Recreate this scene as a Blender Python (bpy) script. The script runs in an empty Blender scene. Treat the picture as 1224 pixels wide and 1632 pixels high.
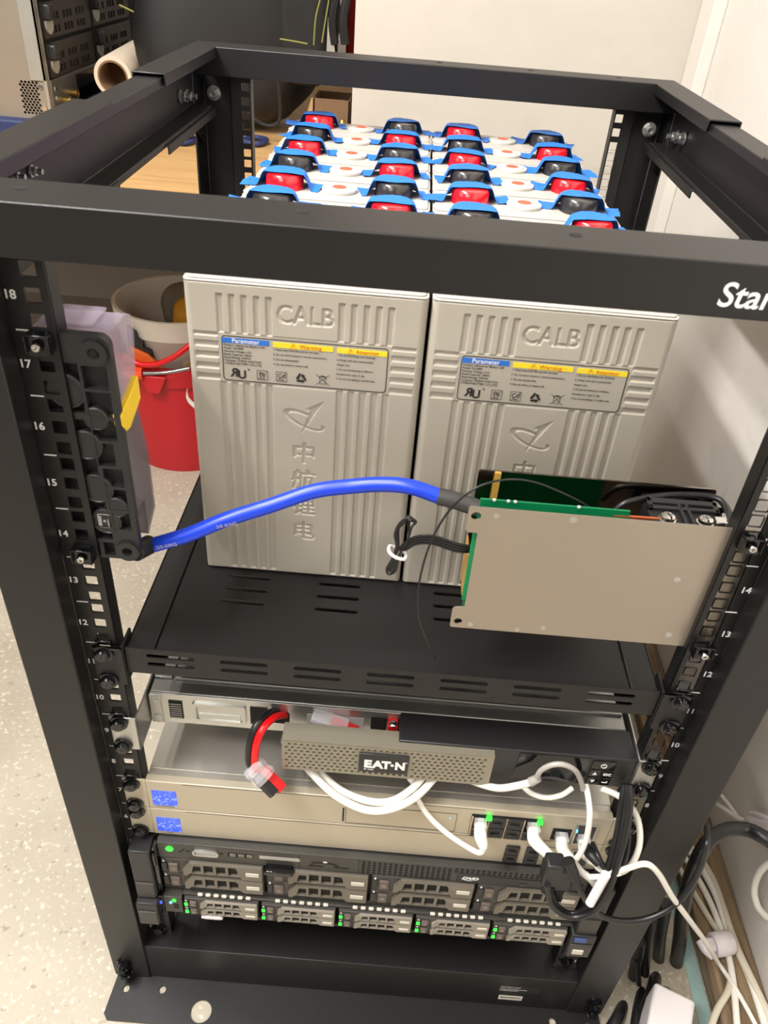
import bpy, bmesh, math, random
import numpy as np
from mathutils import Matrix, Vector
random.seed(7)
S = bpy.context.scene
COL = S.collection

# ------------------------------------------------------------------ camera
CAM = (-0.01832, -0.43335, 0.9635)
YAW, PITCH, ROLL, FPX = 0.0013, 0.6373, 0.0843, 1253.14
def _basis():
    cy, sy, cp, sp = math.cos(YAW), math.sin(YAW), math.cos(PITCH), math.sin(PITCH)
    fwd = Vector((sy*cp, cy*cp, -sp)); right = Vector((cy, -sy, 0)); up = right.cross(fwd)
    c, s = math.cos(ROLL), math.sin(ROLL)
    return c*right+s*up, -s*right+c*up, fwd
RT, UP, FW = _basis()
cam = bpy.data.cameras.new('camera'); co = bpy.data.objects.new('camera', cam); COL.objects.link(co)
co.matrix_world = Matrix(((RT.x, UP.x, -FW.x, CAM[0]), (RT.y, UP.y, -FW.y, CAM[1]), (RT.z, UP.z, -FW.z, CAM[2]), (0, 0, 0, 1)))
cam.sensor_fit = 'VERTICAL'; cam.sensor_height = 32.0; cam.lens = FPX*32.0/1632
cam.clip_start = 0.02; cam.clip_end = 50
cam.dof.use_dof = True; cam.dof.focus_distance = 0.95; cam.dof.aperture_fstop = 16.0
S.camera = co
# ------------------------------------------------------------------ world, light, exposure
w = bpy.data.worlds.new('world'); S.world = w; w.use_nodes = True
w.node_tree.nodes['Background'].inputs[0].default_value = (1.0, 0.97, 0.93, 1)
w.node_tree.nodes['Background'].inputs[1].default_value = 0.22
S.view_settings.view_transform = 'Standard'; S.view_settings.look = 'None'
S.view_settings.exposure = 0.0; S.view_settings.gamma = 1.0
S.view_settings.use_curve_mapping = False
def area(name, loc, target, sx, sy, power, col=(1, 0.975, 0.94)):
    l = bpy.data.lights.new(name, 'AREA'); l.shape = 'RECTANGLE'; l.size = sx; l.size_y = sy
    l.energy = power; l.color = col
    o = bpy.data.objects.new(name, l); COL.objects.link(o); o.location = loc
    o.rotation_euler = (Vector(target)-Vector(loc)).to_track_quat('-Z', 'Y').to_euler()
    return o
TUBES = [(-1.02, 2.20, 56), (-0.75, 2.20, 30)]
for _x, _z, _p in TUBES:
    l = area('tube_light', (_x, -0.35, _z-0.03), (_x, -0.35, 0), 0.04, 1.3, _p)
    d_ = Vector((0.80, 0, -1.0)).normalized(); yy_ = Vector((0, 1, 0)); zz_ = -d_; xx_ = yy_.cross(zz_)
    l.rotation_euler = Matrix((xx_, yy_, zz_)).transposed().to_euler()
    l = area('tube_uplight', (_x, -0.35, _z+0.015), (_x, -0.35, 5), 0.03, 1.3, 7)
area('front_fill', (-0.9, -1.9, 2.05), (0.3, 0.2, 0.2), 1.0, 0.5, 15)  # added fill from behind the camera, lifts front faces and lower right wall
area('side_light', (-2.3, -0.7, 2.0), (0.5, 0.7, 0.5), 1.0, 1.0, 12)  # added fill from the left, put in to brighten the right wall

# ------------------------------------------------------------------ helpers
def at(px, py, y):
    d = RT*((px-612)/FPX) + UP*(-(py-816)/FPX) + FW
    return Vector(CAM) + d*((y-CAM[1])/d.y)
def lin(c):
    return tuple(((v/255)/12.92 if v/255 <= 0.04045 else (((v/255)+0.055)/1.055)**2.4) for v in c)
MATS = {}
def mat(name, c, rough=0.5, metal=0.0, bump=0.0, bscale=200, var=0.0, vscale=8, coat=0.0, emit=0.0, trans=0.0, alpha=1.0, spec=0.5, stretch=None):
    m = bpy.data.materials.new(name); m.use_nodes = True; MATS[name] = m
    nt = m.node_tree; b = nt.nodes['Principled BSDF']; L = nt.links
    cl = lin(c)+(1,)
    b.inputs['Base Color'].default_value = cl; b.inputs['Roughness'].default_value = rough
    b.inputs['Metallic'].default_value = metal; b.inputs['Coat Weight'].default_value = coat
    b.inputs['Specular IOR Level'].default_value = spec
    b.inputs['Transmission Weight'].default_value = trans; b.inputs['Alpha'].default_value = alpha
    if emit:
        b.inputs['Emission Color'].default_value = cl; b.inputs['Emission Strength'].default_value = emit
    tc = nt.nodes.new('ShaderNodeTexCoord'); src = tc.outputs['Object']
    if stretch:
        mp = nt.nodes.new('ShaderNodeMapping'); mp.inputs['Scale'].default_value = stretch
        L.new(src, mp.inputs[0]); src = mp.outputs[0]
    n = nt.nodes.new('ShaderNodeTexNoise'); n.inputs['Scale'].default_value = vscale; n.inputs['Detail'].default_value = 5
    L.new(src, n.inputs['Vector'])
    mx = nt.nodes.new('ShaderNodeMix'); mx.data_type = 'RGBA'
    d = max(var, 0.02)
    mx.inputs[6].default_value = tuple(v*(1-d) for v in cl[:3])+(1,)
    mx.inputs[7].default_value = tuple(min(1, v*(1+d)) for v in cl[:3])+(1,)
    L.new(n.outputs[0], mx.inputs[0]); L.new(mx.outputs[2], b.inputs['Base Color'])
    if bump:
        nb = nt.nodes.new('ShaderNodeTexNoise'); nb.inputs['Scale'].default_value = bscale; nb.inputs['Detail'].default_value = 4
        L.new(src, nb.inputs['Vector'])
        bp = nt.nodes.new('ShaderNodeBump'); bp.inputs['Strength'].default_value = bump; bp.inputs['Distance'].default_value = 0.002
        L.new(nb.outputs[0], bp.inputs['Height']); L.new(bp.outputs[0], b.inputs['Normal'])
    return m
mat('black_paint', (21, 20, 20), 0.43, spec=0.45, bump=0.05, bscale=900)
mat('black_plastic', (30, 30, 31), 0.45, bump=0.04, bscale=600)
mat('soft_black', (26, 26, 27), 0.6)
mat('void', (8, 8, 8), 0.8)
mat('gloss_black', (12, 12, 14), 0.08)
mat('rubber', (24, 24, 25), 0.5)
mat('white_ink', (225, 225, 225), 0.6)
mat('cell_grey', (178, 171, 158), 0.42, bump=0.03, bscale=1200, var=0.03)
mat('cell_lid', (180, 175, 168), 0.5, var=0.02)
mat('red_cap', (225, 22, 34), 0.22, coat=0.5)
mat('black_cap', (44, 42, 42), 0.25, coat=0.3)
mat('blue_tape', (30, 112, 205), 0.6, bump=0.35, bscale=220, var=0.06, vscale=60)
mat('valve_white', (196, 192, 184), 0.45)
mat('valve_red', (232, 92, 66), 0.5)
mat('sticker', (238, 236, 232), 0.5)
mat('label_grey', (176, 169, 156), 0.45)
mat('ink', (38, 36, 36), 0.5)
mat('label_blue', (40, 110, 200), 0.4)
mat('label_yellow', (238, 214, 44), 0.4)
mat('label_orange', (205, 88, 20), 0.4)
mat('zinc', (190, 190, 186), 0.32, metal=0.9, var=0.12, vscale=30)
mat('galvanised', (150, 150, 146), 0.38, metal=0.85, var=0.08, vscale=14, stretch=(1, 12, 12))
mat('aluminium', (168, 158, 145), 0.42, metal=0.75, var=0.06, vscale=6, bump=0.02, bscale=400)
mat('mirror_steel', (150, 140, 128), 0.12, metal=1.0)
mat('silver_panel', (190, 180, 160), 0.45, metal=0.35, var=0.02)
mat('silver_top', (196, 192, 184), 0.36, metal=0.7, var=0.04, vscale=5)
mat('grille_grey', (150, 144, 128), 0.45, metal=0.5)
mat('caddy_grey', (116, 109, 98), 0.45, metal=0.3)
mat('caddy_light', (150, 143, 131), 0.45, metal=0.3)
mat('server_grey', (66, 64, 60), 0.5, metal=0.2)
mat('button_brown', (96, 84, 78), 0.5)
mat('tag_light', (205, 200, 188), 0.4)
mat('chrome', (210, 208, 204), 0.15, metal=1.0)
mat('brass', (196, 160, 84), 0.25, metal=0.9)
mat('kapton_pale', (200, 176, 146), 0.4, metal=0.3)
mat('copper', (214, 110, 70), 0.3, metal=0.6)
mat('pcb', (6, 120, 72), 0.35, coat=0.4)
mat('pcb_edge', (20, 150, 90), 0.5)
mat('kapton', (190, 150, 70), 0.35)
mat('led_green', (40, 255, 50), 0.4, emit=2.2)
mat('led_cyan', (90, 190, 255), 0.4, emit=2.0)
mat('led_blue', (60, 90, 255), 0.4, emit=1.5)
mat('blue_cable', (28, 66, 214), 0.32)
mat('shrink_black', (62, 60, 58), 0.5)
mat('white_cable', (232, 228, 220), 0.4)
mat('grey_cable', (168, 164, 158), 0.4)
mat('beige_cable', (206, 198, 178), 0.42)
mat('black_cable', (26, 26, 27), 0.35)
mat('red_wire', (220, 18, 24), 0.3)
mat('red_housing', (200, 24, 28), 0.4)
mat('yellow', (246, 208, 28), 0.4)
mat('white_plastic', (222, 216, 216), 0.35, var=0.02)
mat('tie_white', (226, 218, 220), 0.4)
mat('clear', (235, 232, 236), 0.12, alpha=0.35)
mat('lilac_clear', (196, 182, 200), 0.15, alpha=0.30)
mat('smoke_clear', (112, 104, 114), 0.15, alpha=0.50)
mat('red_bucket', (196, 22, 34), 0.4, var=0.18, vscale=7)
mat('white_bucket', (216, 206, 190), 0.45, var=0.1)
mat('gritty', (110, 100, 84), 0.9, var=0.4, vscale=40)
mat('ochre', (190, 130, 20), 0.7, var=0.2, vscale=30)
mat('orange', (224, 100, 30), 0.5)
mat('orange_red', (236, 72, 36), 0.4)
mat('steel', (150, 148, 146), 0.3, metal=0.8)
mat('navy_bright', (62, 82, 136), 0.5)
mat('navy', (36, 48, 92), 0.6)
mat('bag_black', (24, 24, 24), 0.55, bump=0.5, bscale=14, var=0.15, vscale=12)
mat('strap_black', (20, 20, 20), 0.7, bump=0.2, bscale=300)
mat('lime', (128, 126, 60), 0.6)
mat('cardboard', (120, 92, 66), 0.8, var=0.1)
mat('cardboard_edge', (176, 140, 96), 0.8)
mat('dark_core', (104, 66, 34), 0.8)
mat('paper', (214, 198, 176), 0.6)
mat('case_silver', (150, 140, 126), 0.42, metal=0.35, var=0.05)
mat('case_trim', (186, 184, 174), 0.35, metal=0.6, var=0.1, vscale=25)
mat('tray_dark', (62, 56, 52), 0.5, metal=0.3)
mat('red_cloth', (170, 30, 30), 0.7)
mat('blue_paint', (150, 178, 176), 0.4, var=0.15, vscale=60)

def node_mat(name, build, rough=0.5):
    m = bpy.data.materials.new(name); m.use_nodes = True; MATS[name] = m
    build(m.node_tree, m.node_tree.nodes['Principled BSDF'], m.node_tree.links); return m
def ramp(nt, stops):
    r = nt.nodes.new('ShaderNodeValToRGB'); e = r.color_ramp.elements
    while len(e) < len(stops): e.new(0.5)
    for el, (p, c) in zip(e, stops):
        el.position = p; el.color = lin(c)+(1,)
    return r
def noise(nt, L, scale, detail=4, stretch=None, dist=0.0):
    tc = nt.nodes.new('ShaderNodeTexCoord'); n = nt.nodes.new('ShaderNodeTexNoise'); src = tc.outputs['Object']
    if stretch:
        mp = nt.nodes.new('ShaderNodeMapping'); mp.inputs['Scale'].default_value = stretch; L.new(src, mp.inputs[0]); src = mp.outputs[0]
    L.new(src, n.inputs['Vector']); n.inputs['Scale'].default_value = scale; n.inputs['Detail'].default_value = detail
    n.inputs['Distortion'].default_value = dist
    return n
def mixc(nt, L, fac, a, b, mode='MIX'):
    x = nt.nodes.new('ShaderNodeMix'); x.data_type = 'RGBA'; x.blend_type = mode
    if isinstance(fac, float): x.inputs[0].default_value = fac
    else: L.new(fac, x.inputs[0])
    for i, v in ((6, a), (7, b)):
        if isinstance(v, tuple): x.inputs[i].default_value = v
        else: L.new(v, x.inputs[i])
    return x.outputs[2]
def thr(nt, L, sock, lo, hi):
    r = nt.nodes.new('ShaderNodeMapRange'); r.clamp = True
    r.inputs[1].default_value = lo; r.inputs[2].default_value = hi; L.new(sock, r.inputs[0]); return r.outputs[0]
def floor_b(nt, b, L):
    n1 = noise(nt, L, 6, 6); r1 = ramp(nt, [(0.3, (164, 155, 138)), (0.7, (182, 174, 158))]); L.new(n1.outputs[0], r1.inputs[0])
    n2 = noise(nt, L, 150, 3); n3 = noise(nt, L, 110, 4); n4 = noise(nt, L, 3.2, 8, dist=0.6)
    c = mixc(nt, L, thr(nt, L, n2.outputs[0], 0.58, 0.66), r1.outputs[0], lin((198, 191, 175))+(1,))
    c = mixc(nt, L, thr(nt, L, n3.outputs[0], 0.64, 0.72), c, lin((152, 142, 124))+(1,))
    c = mixc(nt, L, thr(nt, L, n4.outputs[0], 0.66, 0.72), c, lin((150, 141, 124))+(1,))
    L.new(c, b.inputs['Base Color']); b.inputs['Roughness'].default_value = 0.42
node_mat('concrete', floor_b)
def wall_b(nt, b, L, c0=(192, 185, 174), c1=(202, 195, 184)):
    n1 = noise(nt, L, 1.7, 4); r1 = ramp(nt, [(0.3, c0), (0.7, c1)]); L.new(n1.outputs[0], r1.inputs[0])
    n2 = noise(nt, L, 9, 7, stretch=(1, 1, 0.45), dist=1.0); n3 = noise(nt, L, 26, 3, stretch=(1, 1, 0.4))
    c = mixc(nt, L, thr(nt, L, n2.outputs[0], 0.665, 0.73), r1.outputs[0], lin((186, 176, 160))+(1,))
    c = mixc(nt, L, thr(nt, L, n3.outputs[0], 0.745, 0.77), c, lin((150, 140, 126))+(1,))
    L.new(c, b.inputs['Base Color']); b.inputs['Roughness'].default_value = 0.6
    nb = noise(nt, L, 14, 6); bp = nt.nodes.new('ShaderNodeBump'); bp.inputs['Strength'].default_value = 0.25; bp.inputs['Distance'].default_value = 0.01
    L.new(nb.outputs[0], bp.inputs['Height']); L.new(bp.outputs[0], b.inputs['Normal'])
node_mat('wall_paint', wall_b)
node_mat('white_wall_paint', lambda nt, b, L: wall_b(nt, b, L, (218, 212, 204), (226, 221, 214)))
def ply_b(nt, b, L):
    n1 = noise(nt, L, 5, 6, stretch=(0.8, 9, 1), dist=1.2); r1 = ramp(nt, [(0.3, (168, 128, 80)), (0.5, (192, 154, 104)), (0.7, (178, 140, 90))]); L.new(n1.outputs[0], r1.inputs[0])
    L.new(r1.outputs[0], b.inputs['Base Color']); b.inputs['Roughness'].default_value = 0.55
node_mat('plywood', ply_b)
def plank_b(nt, b, L):
    n1 = noise(nt, L, 7, 7, stretch=(14, 0.9, 14), dist=1.0); r1 = ramp(nt, [(0.25, (72, 56, 42)), (0.45, (112, 92, 68)), (0.6, (140, 120, 92)), (0.75, (158, 126, 86))]); L.new(n1.outputs[0], r1.inputs[0])
    L.new(r1.outputs[0], b.inputs['Base Color']); b.inputs['Roughness'].default_value = 0.6
node_mat('old_wood', plank_b)
def lcd_b(nt, b, L):
    n1 = noise(nt, L, 420, 3); n2 = noise(nt, L, 60, 2)
    f = thr(nt, L, n1.outputs[0], 0.55, 0.66)
    c = mixc(nt, L, f, lin((50, 80, 214))+(1,), lin((120, 150, 255))+(1,))
    L.new(c, b.inputs['Base Color']); L.new(c, b.inputs['Emission Color']); b.inputs['Emission Strength'].default_value = 0.75; b.inputs['Roughness'].default_value = 0.2
node_mat('lcd_blue', lcd_b)

OFF = {}
def props(o, label=None, cat=None, group=None, kind=None):
    if label: o['label'] = label
    if cat: o['category'] = cat
    if group: o['group'] = group
    if kind: o['kind'] = kind
    return o
def thing(name, loc, label, cat, group=None):
    o = bpy.data.objects.new(name, None); o.empty_display_size = 0.02; COL.objects.link(o); o.location = loc
    OFF[o] = Vector(loc); return props(o, label, cat, group)
class MB:
    def __init__(s): s.v = []; s.f = []; s.m = []; s.mi = 0
    def add(s, vs, fs):
        n = len(s.v); s.v += [tuple(v) for v in vs]; s.f += [tuple(i+n for i in f) for f in fs]; s.m += [s.mi]*len(fs); return s
    def box(s, x0, x1, y0, y1, z0, z1, M=None):
        vs = [Vector((x, y, z)) for x in (x0, x1) for y in (y0, y1) for z in (z0, z1)]
        if M is not None: vs = [M @ v for v in vs]
        return s.add(vs, [(0, 1, 3, 2), (4, 6, 7, 5), (0, 4, 5, 1), (2, 3, 7, 6), (0, 2, 6, 4), (1, 5, 7, 3)])
    def cyl(s, c, axis, r, l, n=20, r2=None):
        c = Vector(c); a = Vector(axis).normalized(); u = a.orthogonal().normalized(); v = a.cross(u); r2 = r if r2 is None else r2
        vs = []
        for k, (rr, t) in enumerate(((r, 0), (r2, l))):
            for i in range(n):
                q = 2*math.pi*i/n; vs.append(c+a*t+(u*math.cos(q)+v*math.sin(q))*rr)
        fs = [tuple(range(n-1, -1, -1)), tuple(range(n, 2*n))]+[(i, (i+1) % n, n+(i+1) % n, n+i) for i in range(n)]
        return s.add(vs, fs)
    def lathe(s, c, axis, prof, n=28):
        c = Vector(c); a = Vector(axis).normalized(); u = a.orthogonal().normalized(); v = a.cross(u); vs = []
        for r, t in prof:
            for i in range(n):
                q = 2*math.pi*i/n; vs.append(c+a*t+(u*math.cos(q)+v*math.sin(q))*r)
        fs = [(k*n+i, k*n+(i+1) % n, (k+1)*n+(i+1) % n, (k+1)*n+i) for k in range(len(prof)-1) for i in range(n)]
        return s.add(vs, fs)
    def ring(s, c, axis, ro, ri, l, n=24):
        return s.lathe(c, axis, [(ri, 0), (ro, 0), (ro, l), (ri, l), (ri, 0)], n)
    def prism(s, poly, M, d):
        n = len(poly); vs = [M @ Vector((p[0], p[1], 0)) for p in poly]+[M @ Vector((p[0], p[1], d)) for p in poly]
        return s.add(vs, [tuple(range(n-1, -1, -1)), tuple(range(n, 2*n))]+[(i, (i+1) % n, n+(i+1) % n, n+i) for i in range(n)])
    def tube(s, pts, r, n=12, sub=8, closed=False, smooth=True):
        P = spline(pts, sub, closed) if smooth else [Vector(p) for p in pts]
        rs = r if isinstance(r, (list, tuple)) else [r]*len(pts)
        m = len(P); vs = []; t0 = (P[1]-P[0]).normalized(); u = t0.orthogonal().normalized()
        for k in range(m):
            if closed: t = (P[(k+1) % m]-P[k-1]).normalized()
            else: t = (P[min(k+1, m-1)]-P[max(k-1, 0)]).normalized()
            u = (u-t*u.dot(t)).normalized(); v = t.cross(u)
            q = k/(m-1)*(len(rs)-1); i0 = min(int(q), len(rs)-2) if len(rs) > 1 else 0
            rr = rs[i0]+(rs[i0+1]-rs[i0])*(q-i0) if len(rs) > 1 else rs[0]
            for i in range(n):
                a = 2*math.pi*i/n; vs.append(P[k]+(u*math.cos(a)+v*math.sin(a))*rr)
        fs = [(k*n+i, k*n+(i+1) % n, (k+1)*n+(i+1) % n, (k+1)*n+i) for k in range(m-1) for i in range(n)]
        if closed: fs += [((m-1)*n+i, (m-1)*n+(i+1) % n, (i+1) % n, i) for i in range(n)]
        else: fs += [tuple(range(n-1, -1, -1)), tuple((m-1)*n+i for i in range(n))]
        return s.add(vs, fs)
    def build(s, name, m, parent=None, bevel=0, smooth=True, angle=0.7, seg=2, **kw):
        off = Vector((0, 0, 0))
        if parent is not None: off = OFF[parent]
        me = bpy.data.meshes.new(name); ms = m if isinstance(m, (list, tuple)) else [m]
        me.from_pydata([tuple(Vector(v)-off) for v in s.v], [], s.f)
        for k in ms: me.materials.append(MATS[k])
        if len(ms) > 1: me.polygons.foreach_set('material_index', s.m)
        b = bmesh.new(); b.from_mesh(me); bmesh.ops.recalc_face_normals(b, faces=b.faces); b.to_mesh(me); b.free()
        if smooth:
            me.polygons.foreach_set('use_smooth', [True]*len(me.polygons)); me.set_sharp_from_angle(angle=angle)
        o = bpy.data.objects.new(name, me); COL.objects.link(o); OFF[o] = off
        if parent is not None: o.parent = parent
        if bevel:
            bv = o.modifiers.new('bevel', 'BEVEL'); bv.width = bevel; bv.segments = seg; bv.limit_method = 'ANGLE'; bv.angle_limit = 0.6
        return props(o, **kw)
def spline(pts, sub=8, closed=False):
    P = [Vector(p) for p in pts]; n = len(P); out = []
    if n < 3 and not closed: return P
    rng = range(n) if closed else range(n-1)
    for i in rng:
        g = (lambda k: P[k % n]) if closed else (lambda k: P[max(0, min(n-1, k))])
        a, b, c, d = g(i-1), g(i), g(i+1), g(i+2)
        for j in range(sub):
            t = j/sub
            out.append(0.5*((2*b)+(c-a)*t+(2*a-5*b+4*c-d)*t*t+(3*b-a-3*c+d)*t**3))
    if not closed: out.append(P[-1])
    return out
def curve_mesh(cu):
    o = bpy.data.objects.new('tmp', cu); COL.objects.link(o)
    dg = bpy.context.evaluated_depsgraph_get(); dg.update()
    me = bpy.data.meshes.new_from_object(o.evaluated_get(dg)); vs = [v.co.copy() for v in me.vertices]; fs = [tuple(p.vertices) for p in me.polygons]
    COL.objects.unlink(o); bpy.data.objects.remove(o); bpy.data.curves.remove(cu); bpy.data.meshes.remove(me)
    return vs, fs
def plate(mb, polys, t, M):
    """flat sheet with holes: polys[0] outline, rest holes, local xy, thickness t along local z (0..t)"""
    cu = bpy.data.curves.new('tmp', 'CURVE'); cu.dimensions = '2D'; cu.fill_mode = 'BOTH'; cu.extrude = t/2
    for p in polys:
        sp = cu.splines.new('POLY'); sp.points.add(len(p)-1); sp.use_cyclic_u = True
        for q, pt in enumerate(p): sp.points[q].co = (pt[0], pt[1], 0, 1)
    vs, fs = curve_mesh(cu)
    mb.add([M @ (v+Vector((0, 0, t/2))) for v in vs], fs)
def text(mb, s, size, M, align='LEFT', t=0.0001, bold=0.0, shear=0.0, sx=1.0, space=1.0):
    cu = bpy.data.curves.new('tmp', 'FONT'); cu.body = s; cu.size = size; cu.align_x = align; cu.extrude = t; cu.offset = bold; cu.shear = shear
    cu.space_character = space; cu.resolution_u = 3 if size < 0.004 else 6
    vs, fs = curve_mesh(cu)
    mb.add([M @ Vector((v.x*sx, v.y, v.z)) for v in vs], fs)
def FR(x, y, z):                       # local xy -> world xz, local z -> toward viewer (-y)
    return Matrix.Translation((x, y, z)) @ Matrix.Rotation(math.pi/2, 4, 'X')
def rect(x0, x1, y0, y1): return [(x0, y0), (x1, y0), (x1, y1), (x0, y1)]
def rrect(x0, x1, y0, y1, r, n=4):
    out = []
    for cx, cy, a in ((x1-r, y1-r, 0), (x0+r, y1-r, 90), (x0+r, y0+r, 180), (x1-r, y0+r, 270)):
        for i in range(n+1):
            q = math.radians(a+90*i/n); out.append((cx+r*math.cos(q), cy+r*math.sin(q)))
    return out
def circ(x, y, r, n=12): return [(x+r*math.cos(2*math.pi*i/n), y+r*math.sin(2*math.pi*i/n)) for i in range(n)]
def B(*a): return MB().box(*a)
def copy_tree(o, parent=None, loc=None, label=None):
    c = o.copy(); COL.objects.link(c); OFF[c] = OFF.get(o, Vector())
    if parent is not None: c.parent = parent
    if loc is not None: c.location = loc
    if label: c['label'] = label
    for ch in o.children: copy_tree(ch, c)
    return c
def children_of(o): return list(o.children)
U = 0.04445
FLOOR = -0.068

# ------------------------------------------------------------------ room
props(B(-3.2, 0.51, -3.0, 3.2, FLOOR-0.05, FLOOR).build('floor', 'concrete'), kind='structure')
props(B(0.495, 0.60, -2.2, 1.30, FLOOR, 2.35).build('wall_right', 'white_wall_paint'), kind='structure')
props(B(-0.145, 0.60, 1.26, 1.40, FLOOR, 2.35).build('wall_back', 'wall_paint'), kind='structure')
props(B(-2.6, 0.0, 2.0, 2.12, FLOOR, 2.35).build('wall_left', 'wall_paint'), kind='structure')
props(B(0.472, 0.4955, 1.185, 1.2605, FLOOR, 2.35).build('trim_1', 'white_wall_paint', bevel=0.003), kind='structure')
props(B(-3.2, 0.6, -3.0, 3.2, 2.35, 2.42).build('ceiling', 'white_wall_paint'), kind='structure')
fx = thing('ceiling_lamp', (-0.88, -0.35, 2.35), 'twin tube ceiling lamp hanging over the open rack', 'lamp')
B(-1.08, -0.69, -1.05, 0.35, 2.23, 2.352).build('lamp_housing', 'white_plastic', fx, bevel=0.004)
mat('tube_glow', (255, 240, 215), 0.5, emit=3.0)
for x, z, _p in TUBES:
    MB().cyl((x, -1.0, z+0.012), (0, 1, 0), 0.013, 1.3).build('lamp_tube', 'tube_glow', fx)

# ------------------------------------------------------------------ rack frame
rack = thing('server_rack', (0, 0.3, FLOOR), 'open black steel four-post rack frame with numbered mounting rails', 'rack')
BP = 'black_paint'
YB = 0.655
def holes_z(): return [(k*U+d) for k in range(18) for d in (0.00635, 0.02222, 0.0381)]
for sx in (-1, 1):
    for back in (0, 1):
        m = MB()
        prof = [(0.2498, 0.0), (0.2498, -0.020), (0.292, -0.020), (0.292, 0.032), (0.2895, 0.032), (0.2895, -0.0175), (0.2523, -0.0175), (0.2523, 0.0)]
        if back: prof = [(x, YB-y) for x, y in prof]
        prof = [(sx*x, y) for x, y in prof]
        z0 = -0.064 if not back else -0.064
        m.prism(prof, Matrix.Translation((0, 0, z0)), 0.8745)
        post = m.build('post', BP, rack, bevel=0.0012)
        m = MB(); yy = 0.0 if not back else YB-0.002
        hz = holes_z()
        polys = [rect(min(sx*0.2228, sx*0.2503), max(sx*0.2228, sx*0.2503), -0.03, 0.815)]
        polys += [rrect(sx*0.2325-0.0047, sx*0.2325+0.0047, z-0.0047, z+0.0047, 0.0008, 2) for z in hz]
        plate(m, polys, 0.002, FR(0, yy+0.002, 0))
        a, b = sorted((sx*0.2228, sx*0.2246))
        if back: m.box(a, b, yy-0.014, yy, -0.03, 0.815)
        else: m.box(a, b, yy+0.001, yy+0.016, -0.03, 0.815)
        rail = m.build('mounting_rail', BP, rack)
        if not back:
            m = MB()
            for k in range(1, 19):
                if k > 1: m.box(sx*0.2428-0.0042, sx*0.2428+0.0042, -0.00025, 0, (k-1)*U-0.0004, (k-1)*U+0.0004)
                text(m, str(k), 0.0078, FR(sx*0.2462, -0.0001, (k-0.5)*U-0.0028), 'CENTER', bold=0.00012)
            m.build('unit_numbers', 'white_ink', rail, smooth=False, label='white printed unit numbers and tick marks', kind='stuff')
# top front beam: open channel
m = MB(); prof = [(-0.022, 0.8065), (-0.022, 0.8370), (0.024, 0.8370), (0.024, 0.832), (-0.0198, 0.8345), (-0.0198, 0.8065)]
ZY = Matrix(((0, 0, 1, 0), (1, 0, 0, 0), (0, 1, 0, 0), (0, 0, 0, 1)))
def xprism(mb, prof, x0, x1): mb.prism(prof, Matrix.Translation((x0, 0, 0)) @ ZY, x1-x0)
m = MB(); xprism(m, [(-0.022, 0.8072), (-0.022, 0.8372), (0.022, 0.8372), (0.022, 0.829), (0.0200, 0.829), (0.0200, 0.8350), (-0.0198, 0.8350), (-0.0198, 0.8072)], -0.295, 0.295)
beam = m.build('crossbeam', BP, rack, bevel=0.0034, seg=4)
m = MB(); text(m, 'StarTech.com', 0.0188, FR(0.1490, -0.0221, 0.8140), bold=0.00022, shear=0.12, sx=0.98)
m.build('lettering', 'white_ink', beam, smooth=False, label='white slanted lettering at the right end of the beam')
for x, y in ((-0.229, 0.004), (-0.075, 0.0035), (0.073, 0.003), (0.222, 0.003)):
    MB().cyl((x, y, 0.8369), (0, 0, 1), 0.0035, 0.0005).build('bolt_hole', 'void', beam)
m = MB(); xprism(m, [(YB+0.022, 0.800), (YB+0.022, 0.8372), (YB-0.022, 0.8372), (YB-0.022, 0.806), (YB-0.0198, 0.806), (YB-0.0198, 0.835), (YB+0.0198, 0.835), (YB+0.0198, 0.800)], -0.295, 0.295)
bb = m.build('crossbeam', BP, rack, bevel=0.0015)
for x in (-0.21, 0.004, 0.115, 0.222):
    MB().cyl((x, YB+0.003, 0.8369), (0, 0, 1), 0.0035, 0.0005).build('bolt_hole', 'void', bb)
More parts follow.
